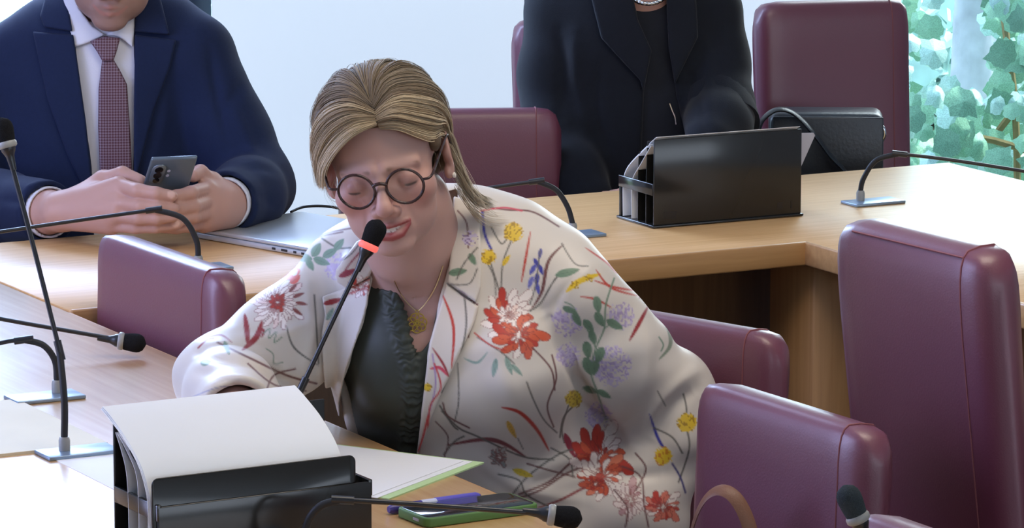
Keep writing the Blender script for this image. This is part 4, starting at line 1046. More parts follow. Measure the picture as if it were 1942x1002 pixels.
# ---- spectacles
M['tortoise'] = mat('tortoiseshell_acetate', (58, 36, 34), 0.22, 0.5, var=1.3, vscale=140)
gr = math.radians(3.5)
def gw(x, y, z): return wh.wld((x, y, z - x * math.sin(gr)))
gf = MB(); gl_ = MB()
for sx in (-1, 1):
    pts = []
    for k in range(33):
        a = 2 * math.pi * k / 32
        pts.append(gw(sx * 30.5 + 23 * math.cos(a), -104.5 + abs(sx * 30.5 + 23 * math.cos(a)) ** 2 * .0022, -14 + 20.5 * math.sin(a) + 1.5 * math.sin(a) ** 3))
    gf.tube(pts, .0017, 8, cap=False)
    ctr = gw(sx * 30.5, -104.5 + 30.5 ** 2 * .0022, -14); n = len(gl_.v); gl_.v += [tuple(ctr)] + [tuple(q) for q in pts[:-1]]
    gl_.f += [(n, n + 1 + k, n + 1 + (k + 1) % 32) for k in range(32)]
gf.tube([gw(-8.5, -104.4, -9), gw(-5, -106, -7), gw(0, -106.8, -6), gw(5, -106, -7), gw(8.5, -104.4, -9)], .0021, 8, 4)
spec = gf.build('spectacles', M['tortoise'], spk, True)
gl_.build('lens', M['specs_glass'], spec)
for sx in (-1, 1):
    MB().tube([gw(sx * 53, -98, -9), gw(sx * 64, -95, -7), gw(sx * 71, -60, 2), wh.wld((sx * 79, -10, 9)), wh.wld((sx * 82, 14, 10)), wh.wld((sx * 82, 30, -8))], .0016, 8, 5).build('temple_arm', M['tortoise'], spec, True)
# ---- pendant on a chain
def chest(u, v, lift=.003):
    y = np.linspace(5.05, 5.45, 400); P = np.array([tuple(W(u, v, t)) for t in y]).astype(f32)
    d = body_w(P)
    i = int(np.argmax(d < 0)); return W(u, v, float(y[max(i - 1, 0)]) - lift)
PC = chest(791, 613, .004)
nk = MB(); nk.tube([chest(748, 534), chest(758, 554), chest(772, 574), chest(789, 590)], .0007, 6, 5); nk.tube([chest(840, 505), chest(828, 540), chest(810, 572), chest(793, 590)], .0007, 6, 5)
ck = nk.build('necklace_chain', M['chain'], spk, True)
pd = MB(); Rv = Matrix(VB.tolist())
def ringp(c, r, n=20): return [PC + Rv @ Vector((c[0] + r * math.cos(2 * math.pi * k / n), 0, c[1] + r * math.sin(2 * math.pi * k / n))) * .001 for k in range(n + 1)]
for k in range(7):
    a = 2 * math.pi * k / 7 + .2; pd.tube(ringp((6.6 * math.cos(a), 6.6 * math.sin(a)), 5.2), .0007, 6, cap=False)
pd.tube(ringp((0, 0), 4.0), .0006, 6, cap=False)
pd.tube(ringp((0, 13.6), 1.8, 12), .0005, 6, cap=False)
pd.build('pendant', M['gold'], ck, True)
M['earring'] = mat('pearl', (228, 220, 208), 0.25, 0.5, var=.03)
MB().tube([wh.wld((79, 6, -41)), wh.wld((80.5, 5, -41)), wh.wld((82, 5, -41)), wh.wld((83.5, 5, -41))], [.001, .0035, .0035, .001], 10, 2).build('earring', M['earring'], spk, True)
# ================================================================== MAN IN THE NAVY SUIT
MXM = 0.00082
R_m = head_R(4, 24, 3)
mh = Head((0, 0, 0), R_m, male=True)
mh.o = np.array(tuple(W(206, 66, 6.87))) - R_m @ (np.array((0, -95, -111.0)) / 1000)
def torso_m(p):
    d = ell(p, W(205, 215, 6.99), (.178, .115, .20))
    d = smin(d, ell(p, W(208, 400, 6.98), (.165, .12, .20)), .05)
    d = smin(d, ell(p, W(206, 560, 7.02), (.175, .14, .13)), .05)
    d = smin(d, cone(p, W(45, 108, 7.01), W(372, 100, 6.97), .060, .060), .05)
    d = smin(d, cone(p, W(110, 55, 7.02), W(300, 48, 7.0), .055, .055), .04)
    return d
MA_R = [W(366, 118, 6.97), W(432, 250, 6.94), W(486, 352, 6.89)]
MA_R2 = [W(486, 352, 6.89), W(468, 372, 6.80), W(432, 384, 6.71)]
MA_L = [W(30, 125, 7.01), W(-30, 260, 6.98), W(-70, 372, 6.92)]
MA_L2 = [W(-70, 372, 6.92), W(0, 394, 6.82), W(86, 402, 6.70)]
OPEN_M = [(120, -60), (130, 30), (144, 96), (163, 230), (176, 345), (182, 520), (252, 520), (253, 300), (256, 144), (254, 62), (264, -60)]
def suit_f(p):
    d = torso_m(p)
    a = smin(chain(p, MA_R, (.068, .062, .058), .03), chain(p, MA_R2, (.058, .054, .050), .03), .02)
    b = smin(chain(p, MA_L, (.068, .062, .058), .03), chain(p, MA_L2, (.058, .054, .050), .03), .02)
    d = smin(smin(d, a, .014), b, .014)
    d = smin(d, chain(p, [W(100, 40, 6.98), W(130, 10, 7.06), W(200, -12, 7.09), W(275, 6, 7.06), W(305, 40, 6.97)], [.02, .024, .026, .024, .02], .01), .02)
    uv = proj(p)
    d = smax(d, -np.maximum((poly2d(uv, OPEN_M) * MXM).astype(f32), front_lim(p, 7.0)), .003)
    for A, r in ((MA_R2, .040), (MA_L2, .040)):
        ax_ = (A[2] - A[1]).normalized()
        d = smax(d, -cone(p, A[2] - ax_ * .012, A[2] + ax_ * .12, r, r), .004)
        c = (p - A3(A[2] + ax_ * .012)) @ A3(ax_)
        d = smax(d, np.where(np.sqrt(((p - A3(A[2] + ax_ * .05)) ** 2).sum(1)) < .08, c, -1).astype(f32), .004)
    return d
def shirt_m(p):
    return smin(torso_m(p) + f32(.008), cone(p, W(200, 70, 6.98), W(200, 0, 6.98), .066, .064), .02)
def shirt_f(p):
    uv = proj(p); d = np.maximum(shirt_m(p), (poly2d(uv, OPEN_M) - 22).astype(f32) * f32(MXM))
    d = np.maximum(np.maximum(d, front_lim(p, 6.99)), -(shirt_m(p) + f32(.018)))
    return np.maximum(d, (p[:, 2] - f32(W(200, 40, 6.93).z)))
# hands gripping the phone: (u, v, y) joints of every finger
def Wl(l): return [W(*a) for a in l]
HM = [Wl([(225, 352, 6.60), (262, 362, 6.565), (296, 367, 6.555), (326, 372, 6.56)]),
      Wl([(228, 384, 6.585), (266, 392, 6.555), (300, 394, 6.55), (330, 396, 6.56)]),
      Wl([(222, 408, 6.585), (262, 414, 6.56), (298, 415, 6.555), (328, 412, 6.562)]),
      Wl([(212, 428, 6.60), (258, 432, 6.57), (296, 432, 6.565), (334, 427, 6.575)])]
TM = Wl([(160, 372, 6.67), (196, 342, 6.65), (232, 330, 6.63), (266, 344, 6.615)])
HM2 = [Wl([(392, 358, 6.66), (362, 366, 6.60), (335, 372, 6.585), (300, 376, 6.585)]),
       Wl([(398, 382, 6.655), (368, 392, 6.60), (340, 396, 6.58), (305, 400, 6.58)]),
       Wl([(396, 404, 6.65), (366, 412, 6.60), (340, 416, 6.585), (310, 416, 6.585)]),
       Wl([(386, 424, 6.65), (358, 430, 6.61), (334, 434, 6.595), (306, 434, 6.59)])]
TM2 = Wl([(424, 378, 6.70), (402, 345, 6.69), (380, 326, 6.67), (366, 334, 6.645)])
def body_m(p):
    d = mh.sdf(p)
    t = smax(torso_m(p) + f32(.02), (p[:, 2] - f32(W(200, 62, 6.98).z)), .03)
    d = smin(d, t, .03)
    d = smin(d, cone(p, mh.wld((0, 25, -70)), W(204, 110, 7.0), .056, .064), .03)
    for A, A2, w in ((MA_R, MA_R2, W(418, 386, 6.68)), (MA_L, MA_L2, W(112, 402, 6.66))):
        d = smin(d, chain(p, A, (.048, .045, .040), .02), .02)
        d = smin(d, chain(p, A2 + [w], (.040, .034, .031, .029), .02), .02)
    d = smin(d, near_only(hand_left, p, W(220, 385, 6.62), .16), .012)
    d = smin(d, near_only(hand_right, p, W(372, 390, 6.64), .13), .012)
    return legs_m(p, d)
def hand_left(p):
    h = None
    for k, fr in enumerate(HM):
        c = cone(p, W(118, 392 + 6 * k, 6.655), fr[0], .019, .0145); h = c if h is None else smin(h, c, .016)
    h = smin(h, cone(p, W(140, 388, 6.655), TM[1], .021, .0155), .016)
    for k, fr in enumerate(HM): h = smin(h, finger(p, fr, (.0122, .0116, .0112, .0102)[k]), .0035)
    return smin(h, finger(p, TM, .0142), .006)
def hand_right(p):
    g = None
    for k, fr in enumerate(HM2):
        c = cone(p, W(428, 386 + 7 * k, 6.69), fr[0], .020, .0150); g = c if g is None else smin(g, c, .016)
    g = smin(g, cone(p, W(424, 378, 6.70), TM2[1], .020, .0155), .016)
    for k, fr in enumerate(HM2): g = smin(g, finger(p, fr, (.0115, .0112, .0108, .0098)[k]), .0035)
    return smin(g, finger(p, TM2, .0135), .006)
def legs_m(p, d):
    for sx in (-.10, .10):
        hp = W(206, 600, 7.0) + Vector((sx, 0, 0)); hp.z = .52; kn = hp + Vector((.10 + sx * .2, -.40, -.02)); ft = Vector((kn.x, kn.y + .02, .10))
        d = smin(d, chain(p, [hp, kn, ft], (.085, .062, .042), .03), .03)
        d = smin(d, cone(p, Vector((ft.x, ft.y, .05)), Vector((ft.x + .03, ft.y - .16, .04)), .042, .032), .02)
    return d
def col_m(P):
    c = mh.colour(P, (190, 148, 134), lip=(172, 122, 110), brow=(84, 66, 54), stubble=.55, blush=.3)
    # nails
    for fr in HM[:1] + HM[3:]:
        t = fr[-1] + Vector((0, -.008, .004)); dd = np.sqrt(((P - np.array(tuple(t))) ** 2).sum(1)); w = np.clip((.0075 - dd) / .002, 0, 1)[:, None] * .7
        c = c * (1 - w) + np.array(lin((226, 186, 172))) * w
    low = P[:, 2] < .60; c[low] = lin((30, 36, 62)); c[P[:, 2] < .1] = lin((22, 20, 20))
    return c
man = net('person', body_m, [axis(-.84, -.28, .007, [(-.73, -.43, .0028)]), axis(6.30, 7.20, .008, [(6.52, 6.70, .0026), (6.84, 6.92, .004)]), axis(-.01, 1.30, .008, [(.77, .90, .0022), (1.02, 1.09, .003)])],
          M['skin'], None, col_m, lambda V, Fc: relax(V, Fc, 1), loc=Vector((-.62, 6.98, 0)))
tag(man, 'man in a navy suit and patterned tie looking down at the phone in his hands', 'person')
M['suit'] = mat('navy_wool', (26, 36, 64), 0.8, 0.15, sheen=.04, var=.10, vscale=200, bump=.15, bscale=900)
M['shirt'] = mat('white_shirt_cotton', (216, 216, 224), 0.7, 0.2, var=.03, bump=.1, bscale=500)
MF = [(-.006, 10, [(398, 90), (412, 180), (430, 260)]), (.004, 12, [(440, 200), (470, 270), (500, 330)]), (-.005, 10, [(540, 330), (490, 318), (440, 330)]), (.005, 10, [(530, 312), (480, 300), (430, 318)]), (-.004, 10, [(520, 390), (470, 360), (440, 350)]), (.003, 14, [(300, 120), (310, 220), (280, 320)]), (-.004, 12, [(460, 150), (440, 190), (420, 215)]),
      (.004, 12, [(0, 350), (50, 352), (110, 366)]), (-.004, 10, [(0, 380), (50, 384), (90, 392)]), (.003, 16, [(60, 150), (90, 240), (120, 330)])]
def suit_post(V, Fc):
    V = relax(V, Fc, 2); N = vnormals(V, Fc); uv = proj(V)
    g = .0014 * np.sin(V[:, 0] * 42 + V[:, 2] * 30) * np.sin(V[:, 2] * 46 - V[:, 0] * 25)
    return V + N * (fold_disp(uv, MF) * np.clip(-N[:, 1] * 2, 0, 1) + g)[:, None]
mx, my, mz = axis(-.86, -.26, .0045), axis(6.60, 7.24, .008, [(6.6, 6.95, .0045)]), axis(.42, 1.16, .008, [(.74, 1.14, .0045)])
sj = net('suit_jacket', suit_f, [mx, my, mz], M['suit'], man, None, suit_post, single=True)
net('shirt', shirt_f, [axis(-.72, -.54, .003), axis(6.80, 7.02, .003), axis(.66, 1.12, .003)], M['shirt'], man, None, lambda V, Fc: relax(V, Fc, 1))
cx_, cy_, cz_ = axis(-.76, -.50, .0022), axis(6.78, 7.05, .0026), axis(.76, 1.14, .0022)
def mslab(name, poly, t, fn, m, par): return net(name, slab([poly], t, .004, fn, 6.99, .003, MXM), [cx_, cy_, cz_], m, par, None, lambda V, Fc: relax(V, Fc, 1))
def suit_base(p): return suit_uncut(p)
def suit_uncut(p): return torso_m(p)
mslab('lapel', [(62, 60), (139, 66), (146, 110), (163, 230), (176, 352), (158, 356), (126, 290), (90, 190)], .008, suit_uncut, M['suit'], sj)
mslab('lapel', [(256, 66), (334, 76), (322, 130), (292, 210), (262, 330), (254, 340), (254, 200)], .008, suit_uncut, M['suit'], sj)
mslab('jacket_collar', [(92, -30), (122, -30), (131, 20), (138, 60), (84, 52), (76, 30)], .010, suit_uncut, M['suit'], sj)
mslab('jacket_collar', [(264, -30), (300, -20), (322, 66), (256, 60), (256, 20)], .010, suit_uncut, M['suit'], sj)
mslab('shirt_collar', [(112, -40), (128, 40), (141, 90), (172, 80), (200, 66), (176, 50), (150, 16), (132, -40)], .009, shirt_m, M['shirt'], man)
mslab('shirt_collar', [(200, 66), (226, 70), (251, 90), (257, 46), (266, -30), (250, -30), (240, 30), (222, 54)], .009, shirt_m, M['shirt'], man)
def tie_mat():
    m = bpy.data.materials.new('woven_tie_silk'); N, L, b = nodes(m)
    tc = N.new('ShaderNodeTexCoord'); mp = N.new('ShaderNodeMapping'); mp.inputs['Rotation'].default_value = (0, math.radians(45), 0)
    L.new(tc.outputs['Object'], mp.inputs['Vector'])
    ck = N.new('ShaderNodeTexChecker'); ck.inputs['Scale'].default_value = 330
    sx = N.new('ShaderNodeVectorMath'); sx.operation = 'MULTIPLY'; sx.inputs[1].default_value = (1, 0, 1)
    L.new(mp.outputs['Vector'], sx.inputs[0]); L.new(sx.outputs[0], ck.inputs['Vector'])
    ck.inputs['Color1'].default_value = (*lin((78, 36, 48)), 1); ck.inputs['Color2'].default_value = (*lin((124, 102, 114)), 1)
    L.new(ck.outputs['Color'], b.inputs['Base Color']); b.inputs['Roughness'].default_value = .5
    return m
M['tie'] = tie_mat()
mslab('tie_knot', [(170, 78), (200, 68), (228, 72), (222, 96), (215, 116), (194, 116), (184, 98)], .017, shirt_m, M['tie'], man)
mslab('tie', [(194, 110), (214, 110), (228, 134), (241, 160), (247, 250), (252, 345), (190, 345), (186, 240), (187, 168)], .011, shirt_m, M['tie'], man)
# shirt cuffs
for A in (MA_R2, MA_L2):
    ax_ = (A[2] - A[1]).normalized()
    f = (lambda a, ax: lambda p: np.maximum(np.abs(cone(p, a - ax * .03, a + ax * .3, .0375, .0375)) - f32(.0018), np.abs((p - A3(a + ax * .008)) @ A3(ax)) - f32(.009)))(A[2], ax_)
    c = A[2]
    net('shirt_cuff', f, [axis(c.x - .07, c.x + .07, .0024), axis(c.y - .07, c.y + .07, .0024), axis(c.z - .07, c.z + .07, .0024)], M['shirt'], man)
# short hair
def cap_m(p):
    q = mh.loc(p.astype(f32)); d = ell(q, (0, 14, 44), (80, 98, 76)); d = smin(d, ell(q, (0, 66, -10), (58, 40, 50)), 20)
    d = smax(d, (-q[:, 1] * .7 - q[:, 2] * .7) - f32(10), 6)
    return smax(d, -ell(q, (0, -30, -40), (110, 56, 50)), 6) * f32(.001)
M['brown_hair'] = mat('short_brown_hair', (70, 54, 42), 0.6, 0.3, var=.4, vscale=60, bump=.6, bscale=300)
o_ = mh.o
net('hair', cap_m, [axis(o_[0] - .12, o_[0] + .12, .005), axis(o_[1] - .14, o_[1] + .16, .005), axis(o_[2] - .10, o_[2] + .16, .005)], M['brown_hair'], man)

# phone in his hands
def oriented(name_loc, X, Y, Z): return Vector(X).normalized(), Vector(Y).normalized(), Vector(Z).normalized()
top = W(331, 298, 6.575); px_ = (W(372, 296, 6.575) - W(288, 299, 6.575)).normalized()
dn_ = (W(314, 354, 6.612) - top); dn_ = (dn_ - px_ * dn_.dot(px_) * .0).normalized()
nn_ = px_.cross(dn_).normalized(); nn_ = nn_ if nn_.y < 0 else -nn_
pc = top + dn_ * .074
ph = thing('smartphone', pc, 'grey smartphone with a camera bump, held up in the man\'s hands', 'phone')
m = MB(); m.box(pc, px_ * .0345, dn_ * .074, nn_ * .0038); m.build('phone_body', M['phone_grey'], ph, bevel=.003, seg=3)
m = MB()
def rrect(c, X, Y, r, n=6):
    out = []; x, y = X.length, Y.length; X, Y = X.normalized(), Y.normalized()
    for (sx, sy, a0) in ((1, 1, 0), (-1, 1, 90), (-1, -1, 180), (1, -1, 270)):
        for k in range(n + 1):
            a = math.radians(a0 + 90 * k / n); out.append(c + X * (sx * (x - r) + r * math.cos(a)) + Y * (sy * (y - r) + r * math.sin(a)))
    return out
bc = pc + nn_ * .0036 - px_ * .0185 - dn_ * .0425
m.prism(rrect(bc, px_ * .0105, dn_ * .0205, .0095), nn_ * .0022); bump = m.build('camera_bump', M['phone_edge'], ph, bevel=.0006, seg=1)
for k, r in ((-.0105, .0062), (.0015, .0062), (.0125, .005)):
    c = bc + dn_ * k + nn_ * .0022; m = MB(); m.prism([c + px_ * (r * math.cos(a)) + dn_ * (r * math.sin(a)) for a in np.linspace(0, 2 * math.pi, 17)[:-1]], nn_ * .0008); m.build('lens', M['lens_black'], bump)
for k in (-.008, .002):
    c = pc + nn_ * .0036 - px_ * .003 - dn_ * (.046 + k); m = MB(); m.prism([c + px_ * (.0026 * math.cos(a)) + dn_ * (.0026 * math.sin(a)) for a in np.linspace(0, 2 * math.pi, 13)[:-1]], nn_ * .0008); m.build('flash', M['paper_grey'], ph)
m = MB(); m.box(pc - nn_ * .0038, px_ * .0325, dn_ * .0715, nn_ * .0003); m.build('screen', M['screen'], ph)

# ================================================================== PERSON IN BLACK
KXM = 0.00088
kh = Head(W(1222, -185, 7.42), head_R(0, 8, 0))
def torso_k(p):
    d = ell(p, W(1196, 130, 7.52), (.165, .12, .21)); d = smin(d, ell(p, W(1196, 330, 7.52), (.165, .13, .20)), .05)
    d = smin(d, cone(p, W(1062, 10, 7.53), W(1335, 8, 7.52), .058, .058), .05); d = smin(d, cone(p, W(1120, -40, 7.53), W(1290, -42, 7.53), .05, .05), .04)
    return d
KA_L = [W(1066, 30, 7.53), W(1052, 140, 7.50), W(1050, 262, 7.44)]; KA_L2 = [W(1050, 262, 7.44), W(1080, 330, 7.38), W(1110, 380, 7.34)]
KA_R = [W(1340, 28, 7.52), W(1352, 120, 7.50), W(1366, 205, 7.44)]; KA_R2 = [W(1366, 205, 7.44), W(1362, 240, 7.38), W(1345, 275, 7.32)]
OPEN_K = [(1196, -60), (1210, 40), (1236, 96), (1222, 170), (1216, 300), (1212, 420), (1318, 420), (1310, 300), (1282, 180), (1268, 90), (1262, -60)]
def coat_f(p):
    d = torso_k(p)
    for A, A2 in ((KA_L, KA_L2), (KA_R, KA_R2)):
        d = smin(d, smin(chain(p, A, (.062, .058, .056), .03), chain(p, A2, (.056, .052, .048), .03), .02), .014)
    d = smin(d, cone(p, W(1372, 212, 7.43), W(1398, 222, 7.40), .030, .026), .012)      # turned-back cuff
    d = smin(d, ell(p, W(1150, 330, 7.44), (.07, .05, .14)), .03)
    uv = proj(p)
    d = smax(d, -np.maximum((poly2d(uv, OPEN_K) * KXM).astype(f32), front_lim(p, 7.50)), .003)
    return d
def cuff_k():
    a, b = W(1358, 190, 7.45), W(1372, 240, 7.40); ax = (b - a).normalized()
    MB().tube([a - ax * .001, a, a + ax * .004, b - ax * .004, b, b + ax * .001, b - ax * .002], [.054, .0585, .0605, .0625, .061, .057, .05], 28, 3).build('turned_cuff', M['coat'], ct, True)
def top_k(p):
    uv = proj(p); b = torso_k(p) + f32(.010)
    d = np.maximum(b, (poly2d(uv, OPEN_K) - 20).astype(f32) * f32(KXM))
    return np.maximum(np.maximum(d, front_lim(p, 7.50)), -(b + f32(.02)))
def body_k(p):
    d = kh.sdf(p)
    d = smin(d, smax(torso_k(p) + f32(.022), p[:, 2] - f32(W(1200, -20, 7.5).z), .03), .03)
    d = smin(d, cone(p, kh.wld((0, 25, -70)), W(1212, 20, 7.53), .05, .06), .03)
    for A, A2, w, s in ((KA_L, KA_L2, W(1132, 392, 7.32), 1), (KA_R, KA_R2, W(1325, 315, 7.29), -1)):
        d = smin(d, chain(p, A, (.045, .042, .038), .02), .02); d = smin(d, chain(p, A2 + [w], (.038, .032, .028, .022), .02), .02)
        d = smin(d, simple_hand(p, w, (s * .75, -.35, -.28), (0, -.4, .9), (-s * .3, .9, .1), .92), .01)
    for sx in (-.09, .09):
        hp = W(1196, 560, 7.52) + Vector((sx, 0, 0)); hp.z = .54; kn = hp + Vector((sx * .3, -.42, .0)); ft = Vector((kn.x, kn.y, .10))
        d = smin(d, chain(p, [hp, kn, ft], (.085, .060, .042), .03), .03)
        d = smin(d, cone(p, Vector((ft.x, ft.y, .05)), Vector((ft.x, ft.y - .14, .04)), .04, .03), .02)
    return smin(d, ell(p, Vector((hp.x - .09, hp.y, .56)), (.16, .13, .12)), .04)
def col_k(P):
    c = kh.colour(P, (206, 158, 140)); low = P[:, 2] < .66
    hand = np.minimum(cone(P.astype(f32), KA_L2[2], W(1200, 400, 7.25), .05, .07), cone(P.astype(f32), KA_R2[2], W(1250, 350, 7.2), .05, .07)) < 0
    c[low & ~hand] = lin((30, 31, 36)); return c
kp = net('person', body_k, [axis(-.06, .52, .008, [(.10, .32, .005)]), axis(7.00, 7.72, .008), axis(-.01, 1.36, .008)], M['skin'], None, col_k, lambda V, Fc: relax(V, Fc, 1), loc=Vector((.2, 7.52, 0)))
tag(kp, 'person in a long black coat and dark top sitting behind the far file holder', 'person')
M['coat'] = mat('black_wool_coat', (23, 26, 33), 0.85, 0.15, sheen=.1, var=.1, vscale=100, bump=.2, bscale=700)
M['top_black'] = mat('dark_grey_knit', (34, 36, 42), 0.8, 0.15, var=.1, vscale=100, bump=.2, bscale=900)
KF = [(.006, 12, [(1090, 60), (1095, 160), (1110, 250)]), (-.006, 10, [(1060, 60), (1068, 140), (1064, 220)]), (-.006, 9, [(1136, 130), (1130, 200), (1150, 280)]), (.005, 10, [(1330, 60), (1345, 130), (1344, 220)]), (-.005, 8, [(1300, 120), (1320, 180), (1340, 240)])]
def coat_post(V, Fc):
    V = relax(V, Fc, 2); N = vnormals(V, Fc); uv = proj(V)
    return V + N * (fold_disp(uv, KF) * np.clip(-N[:, 1] * 2, 0, 1))[:, None]
ct = net('coat', coat_f, [axis(-.06, .48, .006), axis(7.12, 7.74, .007), axis(.40, 1.14, .006)], M['coat'], kp, None, coat_post, single=True)
cuff_k()
net('top', top_k, [axis(.12, .36, .004), axis(7.32, 7.54, .004), axis(.52, 1.12, .004)], M['top_black'], kp, None, lambda V, Fc: relax(V, Fc, 1))
kx_, ky_, kz_ = axis(.08, .40, .0032), axis(7.30, 7.56, .0032), axis(.74, 1.12, .0032)
def kslab(name, poly, t): return net(name, slab([poly], t, .004, torso_k, 7.52, .003, KXM), [kx_, ky_, kz_], M['coat'], ct, None, lambda V, Fc: relax(V, Fc, 1))
kslab('lapel', [(1112, -40), (1140, 72), (1182, 118), (1214, 152), (1220, 175), (1236, 96), (1210, 38), (1194, -40)], .016)
kslab('lapel', [(1262, -40), (1318, -40), (1324, 70), (1296, 126), (1280, 160), (1268, 90)], .016)
def cap_k(p):
    q = kh.loc(p.astype(f32)); d = ell(q, (0, 16, 42), (86, 100, 80)); d = smin(d, ell(q, (0, 50, -50), (84, 60, 80)), 20)
    d = smax(d, (-q[:, 1] * .7 - q[:, 2] * .7) - f32(10), 6); return smax(d, -ell(q, (0, -40, -50), (66, 70, 80)), 6) * f32(.001)
o_ = kh.o
net('hair', cap_k, [axis(o_[0] - .12, o_[0] + .12, .006), axis(o_[1] - .16, o_[1] + .18, .006), axis(o_[2] - .16, o_[2] + .16, .006)], M['brown_hair'], kp)
def on_k(u, v, lift=.004, fn=torso_k, ya=7.2, yb=7.6):
    y = np.linspace(ya, yb, 500); P = np.array([tuple(W(u, v, t)) for t in y]).astype(f32); d = fn(P); i = int(np.argmax(d < 0)); return W(u, v, float(y[max(i - 1, 0)]) - lift)
nk = MB()
for k in range(9):
    a = (k - 4) / 4; c = on_k(1229 + a * 26, 6 - 10 * a * a, .006)
    nk.tube([c - Vector((.0085, 0, 0)) + Vector((0, 0, .002 * a)), c - Vector((.004, .003, 0)), c + Vector((.004, -.003, 0)), c + Vector((.0085, 0, 0))], [.001, .0042, .0042, .001], 8, 2)
nk.build('bead_necklace', M['chrome'], kp, True)
lz_ = MB(); lz_.tube([on_k(1270, 196), on_k(1275, 210), on_k(1280, 222), on_k(1282, 236)], .0016, 6, 3); ly_ = lz_.build('zip_pull', M['chrome'], kp, True)
# ================================================================== GOOSENECK MICROPHONES
def mic(label, base, goose, stem, head, ring='grey_ring', foam='foam', r_cap=.0128):
    """base: table point; goose / stem: (u, v, y) points; head: two (u, v, y) points of the capsule axis"""
    b = Vector(base); t = thing('gooseneck_microphone', b, label, 'microphone')
    m = MB(); m.box(b + UP * .0025, E1 * .046, E2 * .024, UP * .0024); pl = m.build('base_plate', M['plate'], t, bevel=.0012, seg=2)
    g = [W(*a) for a in goose]; f = Vector((g[0].x, g[0].y, b.z + .005))
    MB().tube([f, f + UP * .012, f + UP * .016], [.0068, .0068, .0055], 14).build('socket', M['grey_ring'], t, True)
    g = [f + UP * .014] + g
    MB().tube(g, [.0052] + [.0042] * (len(g) - 1), 10, 8).build('flexible_neck', M['black_matt'], t, True)
    s = [g[-1]] + [W(*a) for a in stem]
    MB().tube([s[0] - (s[1] - s[0]).normalized() * .012, s[0] + (s[1] - s[0]).normalized() * .012], .0047, 10).build('ferrule', M['black_satin'], t, True)
    MB().tube(s, .0029, 10, 6).build('stem', M['black_satin'], t, True)
    h0, h1 = W(*head[0]), W(*head[1]); ax = (h1 - h0).normalized(); L = max((h1 - h0).length, .034)
    MB().tube([h0 - ax * .030, h0 - ax * .014, h0 - ax * .006, h0], [.0034, .0050, .0085, .0095], 14, 3).build('capsule_neck', M['black_satin'], t, True)
    MB().tube([h0 - ax * .003, h0 - ax * .001, h0 + ax * .003, h0 + ax * .005], [.0100, .0118, .0118, .0105], 20).build('ring', M[ring], t, True)
    n = 9; rr = []; pp = []
    for k in range(n):
        x = k / (n - 1); pp.append(h0 + ax * (.004 + (L - .004) * x)); rr.append(r_cap * (.82 + .18 * math.sin(math.pi * min(1, x * 1.25) * .5)) * math.sqrt(max(.004, 1 - max(0, (x - .45) / .55) ** 2.6)))
    MB().tube(pp, rr, 20, 3).build('foam_cap', M[foam], t, True)
    return t
def ring_light():
    m = bpy.data.materials.new('red_ring_light'); N, L, b = nodes(m); b.inputs['Base Color'].default_value = (.8, .12, .1, 1)
    tc = N.new('ShaderNodeTexCoord'); t = N.new('ShaderNodeTexNoise'); L.new(tc.outputs['Object'], t.inputs['Vector'])
    r = N.new('ShaderNodeValToRGB'); L.new(t.outputs['Fac'], r.inputs['Fac']); r.color_ramp.elements[0].color = (1, .12, .1, 1); r.color_ramp.elements[1].color = (1, .2, .16, 1)
    L.new(r.outputs['Color'], b.inputs['Emission Color']); b.inputs['Emission Strength'].default_value = .75
    return m
M['ring_red'] = ring_light()
M['foam_grey'] = mat('grey_microphone_foam', (58, 66, 70), 0.95, 0.1, bump=.9, bscale=900, var=.15, vscale=300)
y = 5.0
mic('gooseneck microphone with a glowing red ring at the speaker\'s mouth', PZ(548, 902), [(548, 850, y), (553, 790, y), (572, 735, y)], [(640, 590, 5.01), (694, 478, 5.02)], [(698, 469, 5.02), (718, 424, 5.025)], 'ring_red')
b = PZ(122, 862)
mic('tall gooseneck microphone rising at the left edge, its head level with the suit', PZ(148, 861), [(122, 830, b.y), (122, 760, b.y), (113, 665, b.y + .02)], [(64, 470, b.y + .04), (16, 290, b.y + .06)], [(14, 276, b.y + .06), (1, 226, b.y + .065)])
b = PZ(108, 752)
mic('gooseneck microphone bent over to the left, standing on a plate behind the tall one', PZ(85, 757), [(108, 720, b.y), (104, 684, b.y), (82, 655, b.y), (45, 645, b.y)], [(0, 651, b.y), (-150, 690, b.y - .02)], [(-160, 692, b.y - .02), (-205, 706, b.y - .03)])
mic('gooseneck microphone lying low over the near table, its black head before the left chair', PZ(-330, 640), [(-330, 600, 5.755), (-310, 565, 5.755), (-260, 553, 5.755)], [(-120, 580, 5.755), (0, 605, 5.755), (205, 641, 5.755)], [(228, 647, 5.755), (266, 652, 5.755)])
b = PZ(376, 512)
mic('gooseneck microphone bent in front of the man\'s hands', b, [(376, 490, b.y), (372, 455, b.y), (346, 414, b.y), (292, 398, b.y)], [(150, 418, b.y), (0, 440, b.y - .02), (-60, 449, b.y - .02)], [(-70, 451, b.y - .02), (-112, 458, b.y - .02)])
b = PZ(1086, 449)
mic('gooseneck microphone on the far table behind the speaker\'s shoulder', PZ(1086, 449), [(1086, 425, b.y), (1076, 392, b.y), (1054, 360, b.y), (1018, 344, b.y)], [(925, 357, b.y), (840, 370, b.y)], [(820, 373, b.y), (776, 380, b.y)])
b = PZ(1632, 386)
mic('gooseneck microphone on the bright right wing of the far table', PZ(1656, 386), [(1632, 362, b.y), (1638, 338, b.y), (1662, 304, b.y), (1706, 292, b.y)], [(1800, 303, b.y), (1942, 325, b.y), (2060, 345, b.y)], [(2075, 348, b.y), (2115, 356, b.y)])
b = PZ(575, 1075)
